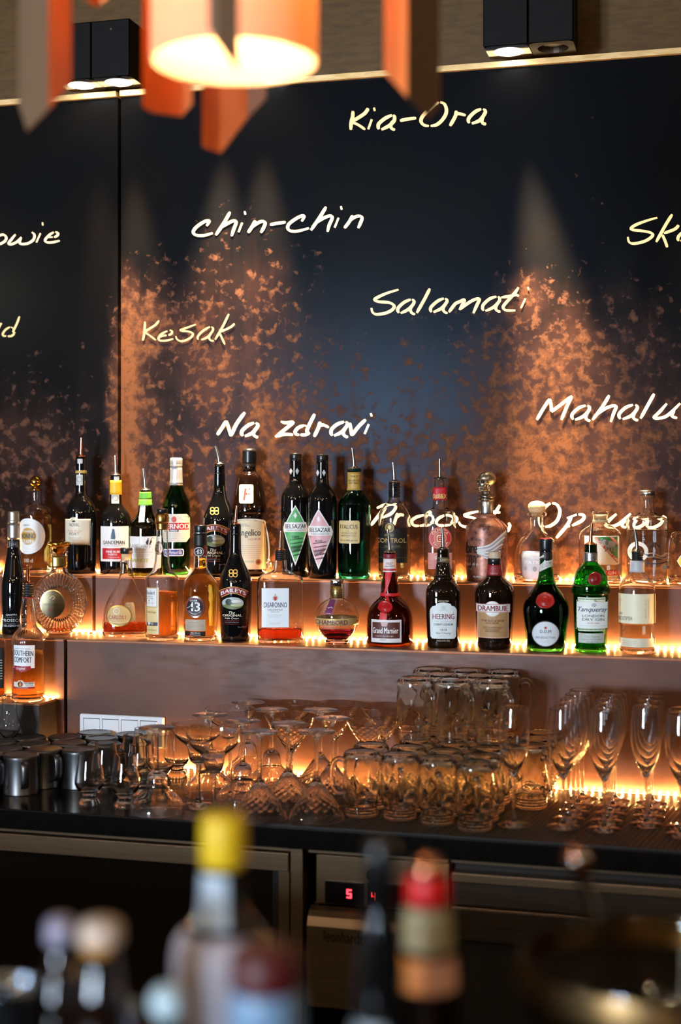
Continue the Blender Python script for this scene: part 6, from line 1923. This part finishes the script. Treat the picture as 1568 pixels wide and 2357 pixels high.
# ------------------------------------------------------------------ bar counter and bottles close to the camera, out of focus
ZBAR = 1.10
ct2 = tag(box('front_bar', (-2.6, .45, ZBAR - .06), (1.6, 1.29, ZBAR), M_COUNTER, None, .004), 'dark front bar counter just below the picture edge', 'counter')
box('base_cabinet', (-2.6, .75, 0), (1.6, 1.20, ZBAR - .06), M_PLASTER, ct2)


def fgb(label, u, t, prof, mat, name='bottle', cat='bottle'):
    """turned bottle close to the camera; prof = [(v, half width px)] from low to high, standing on the front bar"""
    p = pt(u, VH, t); s = t / FPX
    root = thing(name, label, cat, (p.x, p.y, ZBAR), math.atan2(-p.x, p.y))
    Z = lambda v: EYE + (VH - v) * s - ZBAR
    pr = [(prof[0][1] * s, 0.0)] + [(hw * s, Z(v)) for v, hw in prof if Z(v) > .004]
    v, f = lathe([(0, 0)] + smooth_line(pr, 2) + [(0, pr[-1][1])], 36)
    mesh('body', v, f, mat, root)

    def piece(nm, prof2, m, a0=None, a1=None, grow=0.0):
        q = [(hw * s + grow, Z(v)) for v, hw in prof2]
        v, f = lathe([(q[0][0] * .9, q[0][1])] + q + [(0, q[-1][1])] if a0 is None else q, 36)
        if a0 is not None:                                   # keep only a sector facing the camera
            keep = []
            for fc in f:
                c = sum((Vector(v[i]) for i in fc), Vector()) / len(fc)
                a = math.degrees(math.atan2(c.x, -c.y))
                if a0 <= a <= a1:
                    keep.append(fc)
            f = keep
        return mesh(nm, v, f, m if not isinstance(m, str) else paper(m), root)
    return root, piece


r, pc_ = fgb('blurred bottle with yellow cap and white labels in the foreground', 515, 1.12,
             [(2600, 108), (2200, 112), (2165, 106), (2135, 84), (2112, 62), (2090, 52), (2000, 47), (1990, 46)], M_BOTTLE)
pc_('cap', [(1992, 48), (1985, 52), (1890, 51), (1876, 46), (1872, 30)], '#e0b812')
pc_('neck_label', [(2125, 70), (2100, 56), (2080, 53), (2005, 49)], '#b5c4d2', -78, 12, .001)
pc_('label', [(2560, 112), (2205, 114), (2165, 108), (2138, 88)], '#a89ea4', -95, 40, .0012)
r, pc_ = fgb('blurred jar with dark red lid and pale blue label in the foreground', 612, .98, [(2700, 84), (2290, 86), (2275, 80), (2262, 74)], paper('#6f8fae', .35), 'lidded_jar', 'jar')
pc_('lid', [(2276, 78), (2268, 82), (2195, 80), (2180, 66), (2176, 30)], '#4a060a')
r, pc_ = fgb('tall blurred black bottle beside the red-capped one', 876, 1.02,
             [(2700, 60), (2330, 60), (2250, 58), (2180, 50), (2120, 42), (2070, 36), (2035, 34), (1950, 32), (1938, 28)], M_BOTTLE)
pc_('cap', [(2035, 34), (1950, 33), (1936, 28), (1932, 12)], M_BLACK)
pc_('label', [(2690, 62), (2338, 62)], '#8d949a', -90, 10, .001)
r, pc_ = fgb('blurred bottle with bright red capsule and cream and orange labels', 985, 1.16,
             [(2600, 66), (2290, 66), (2230, 62), (2180, 54), (2120, 50), (2070, 48), (2010, 46), (2000, 40)], glass('#7a4a3a'))
pc_('capsule', [(2078, 50), (2060, 51), (2020, 49), (2010, 44)], '#d00a0a')
pc_('cap_dome', [(2012, 40), (1995, 38), (1975, 26), (1968, 8)], M_COPPER)
pc_('neck_label', [(2178, 55), (2120, 52), (2082, 50)], '#a89c78', -100, 100, .0012)
pc_('label', [(2268, 65), (2230, 63), (2195, 57)], '#e08a3c', -100, 0, .0012)
pc_('back_label', [(2268, 65), (2230, 63), (2195, 57)], '#e0a890', 0, 100, .0012)
for u, t, v0, cap, lab, hw in ((140, 1.08, 2112, '#8f8aa0', 'blurred dark bottle with grey-violet cap at lower left', 34), (232, 1.02, 2118, '#c9b4a4', 'blurred dark bottle with pale beige cap at lower left', 48)):
    r, pc_ = fgb(lab, u, t, [(2700, 62), (2330, 60), (2250, 46), (2200, hw * .8), (2165, hw * .75)], M_BROWN)
    pc_('cap', [(2168, hw), (2160, hw + 2), (v0 + 12, hw), (v0, hw * .7)], cap)
    if hw > 40:
        pc_('neck_band', [(2186, hw * .80), (2170, hw * .80)], '#c98a1a', -90, 30, .001)
r, pc_ = fgb('small blurred dark bottle with pale round stopper', 388, 1.0, [(2700, 52), (2420, 50), (2370, 34), (2345, 26)], M_BOTTLE)
pc_('stopper', [(2345, 20), (2335, 34), (2312, 42), (2290, 40), (2272, 26), (2268, 8)], '#b9d0d8')
for u, v, t, R, lab in ((28, 2268, 1.06, 62, 'blurred steel shaker cup at the lower left corner'), (275, 2322, 1.14, 56, 'blurred steel jigger cup in front of the small stopper bottle')):
    p = pt(u, v, t); s = t / FPX
    h = p.z - ZBAR
    o_ = thing('shaker_cup', lab, 'cup', (p.x, p.y, ZBAR))
    q = [(R * s * .72, 0), (R * s * .75, .004), (R * s, h), (R * s * 1.04, h + .001), (R * s * 1.02, h + .002), (R * s * .96, h), (R * s * .7, .006), (0, .005)]
    v_, f_ = lathe([(0, 0)] + q, 40)
    mesh('cup', v_, f_, metal('#9aa6b4', .22), o_)

# large glass bowl with a ladle at the lower right
p = pt(1512, 2205, 1.20); s = 1.20 / FPX
bw = thing('punch_bowl', 'large blurred glass bowl with thick rim at the lower right', 'bowl', (p.x, p.y, ZBAR))
h = p.z - ZBAR; R = 312 * s
out = [(0, .002), (R * .5, 0), (R * .62, .004), (R * .86, h * .3), (R * .97, h * .7), (R * 1.0, h), (R * .985, h + .004), (R * .955, h), (R * .925, h * .7), (R * .8, h * .32), (R * .5, .012), (0, .010)]
v_, f_ = lathe(smooth_line(out, 2), 64)
mesh('bowl', v_, f_, glass('#e8ddc8', 0, 1.5), bw)
v_, f_ = lathe([(R * 1.003, h - .024), (R * 1.012, h - .012), (R * 1.003, h)], 64)
mesh('rim_band', v_, f_, metal('#b08a5a', .3), bw)
a = pt(1400, 2200, 1.26); c_ = pt(1325, 1962, 1.22)
ld = thing('bar_spoon', 'copper bar spoon leaning in the glass bowl', 'spoon', (a.x, a.y, a.z))
v_, f_ = tube([(0, 0, 0), tuple((c_ - a) * .4), tuple((c_ - a) * .8), tuple(c_ - a)], [.004, .0045, .007, .0095], 10)
mesh('handle', v_, f_, M_STEEL, ld)
v_, f_ = tube([tuple((c_ - a) * .80), tuple((c_ - a) * .98), tuple((c_ - a) * 1.02)], [.0085, .0112, .006], 10)
mesh('grip', v_, f_, M_COPPER, ld)
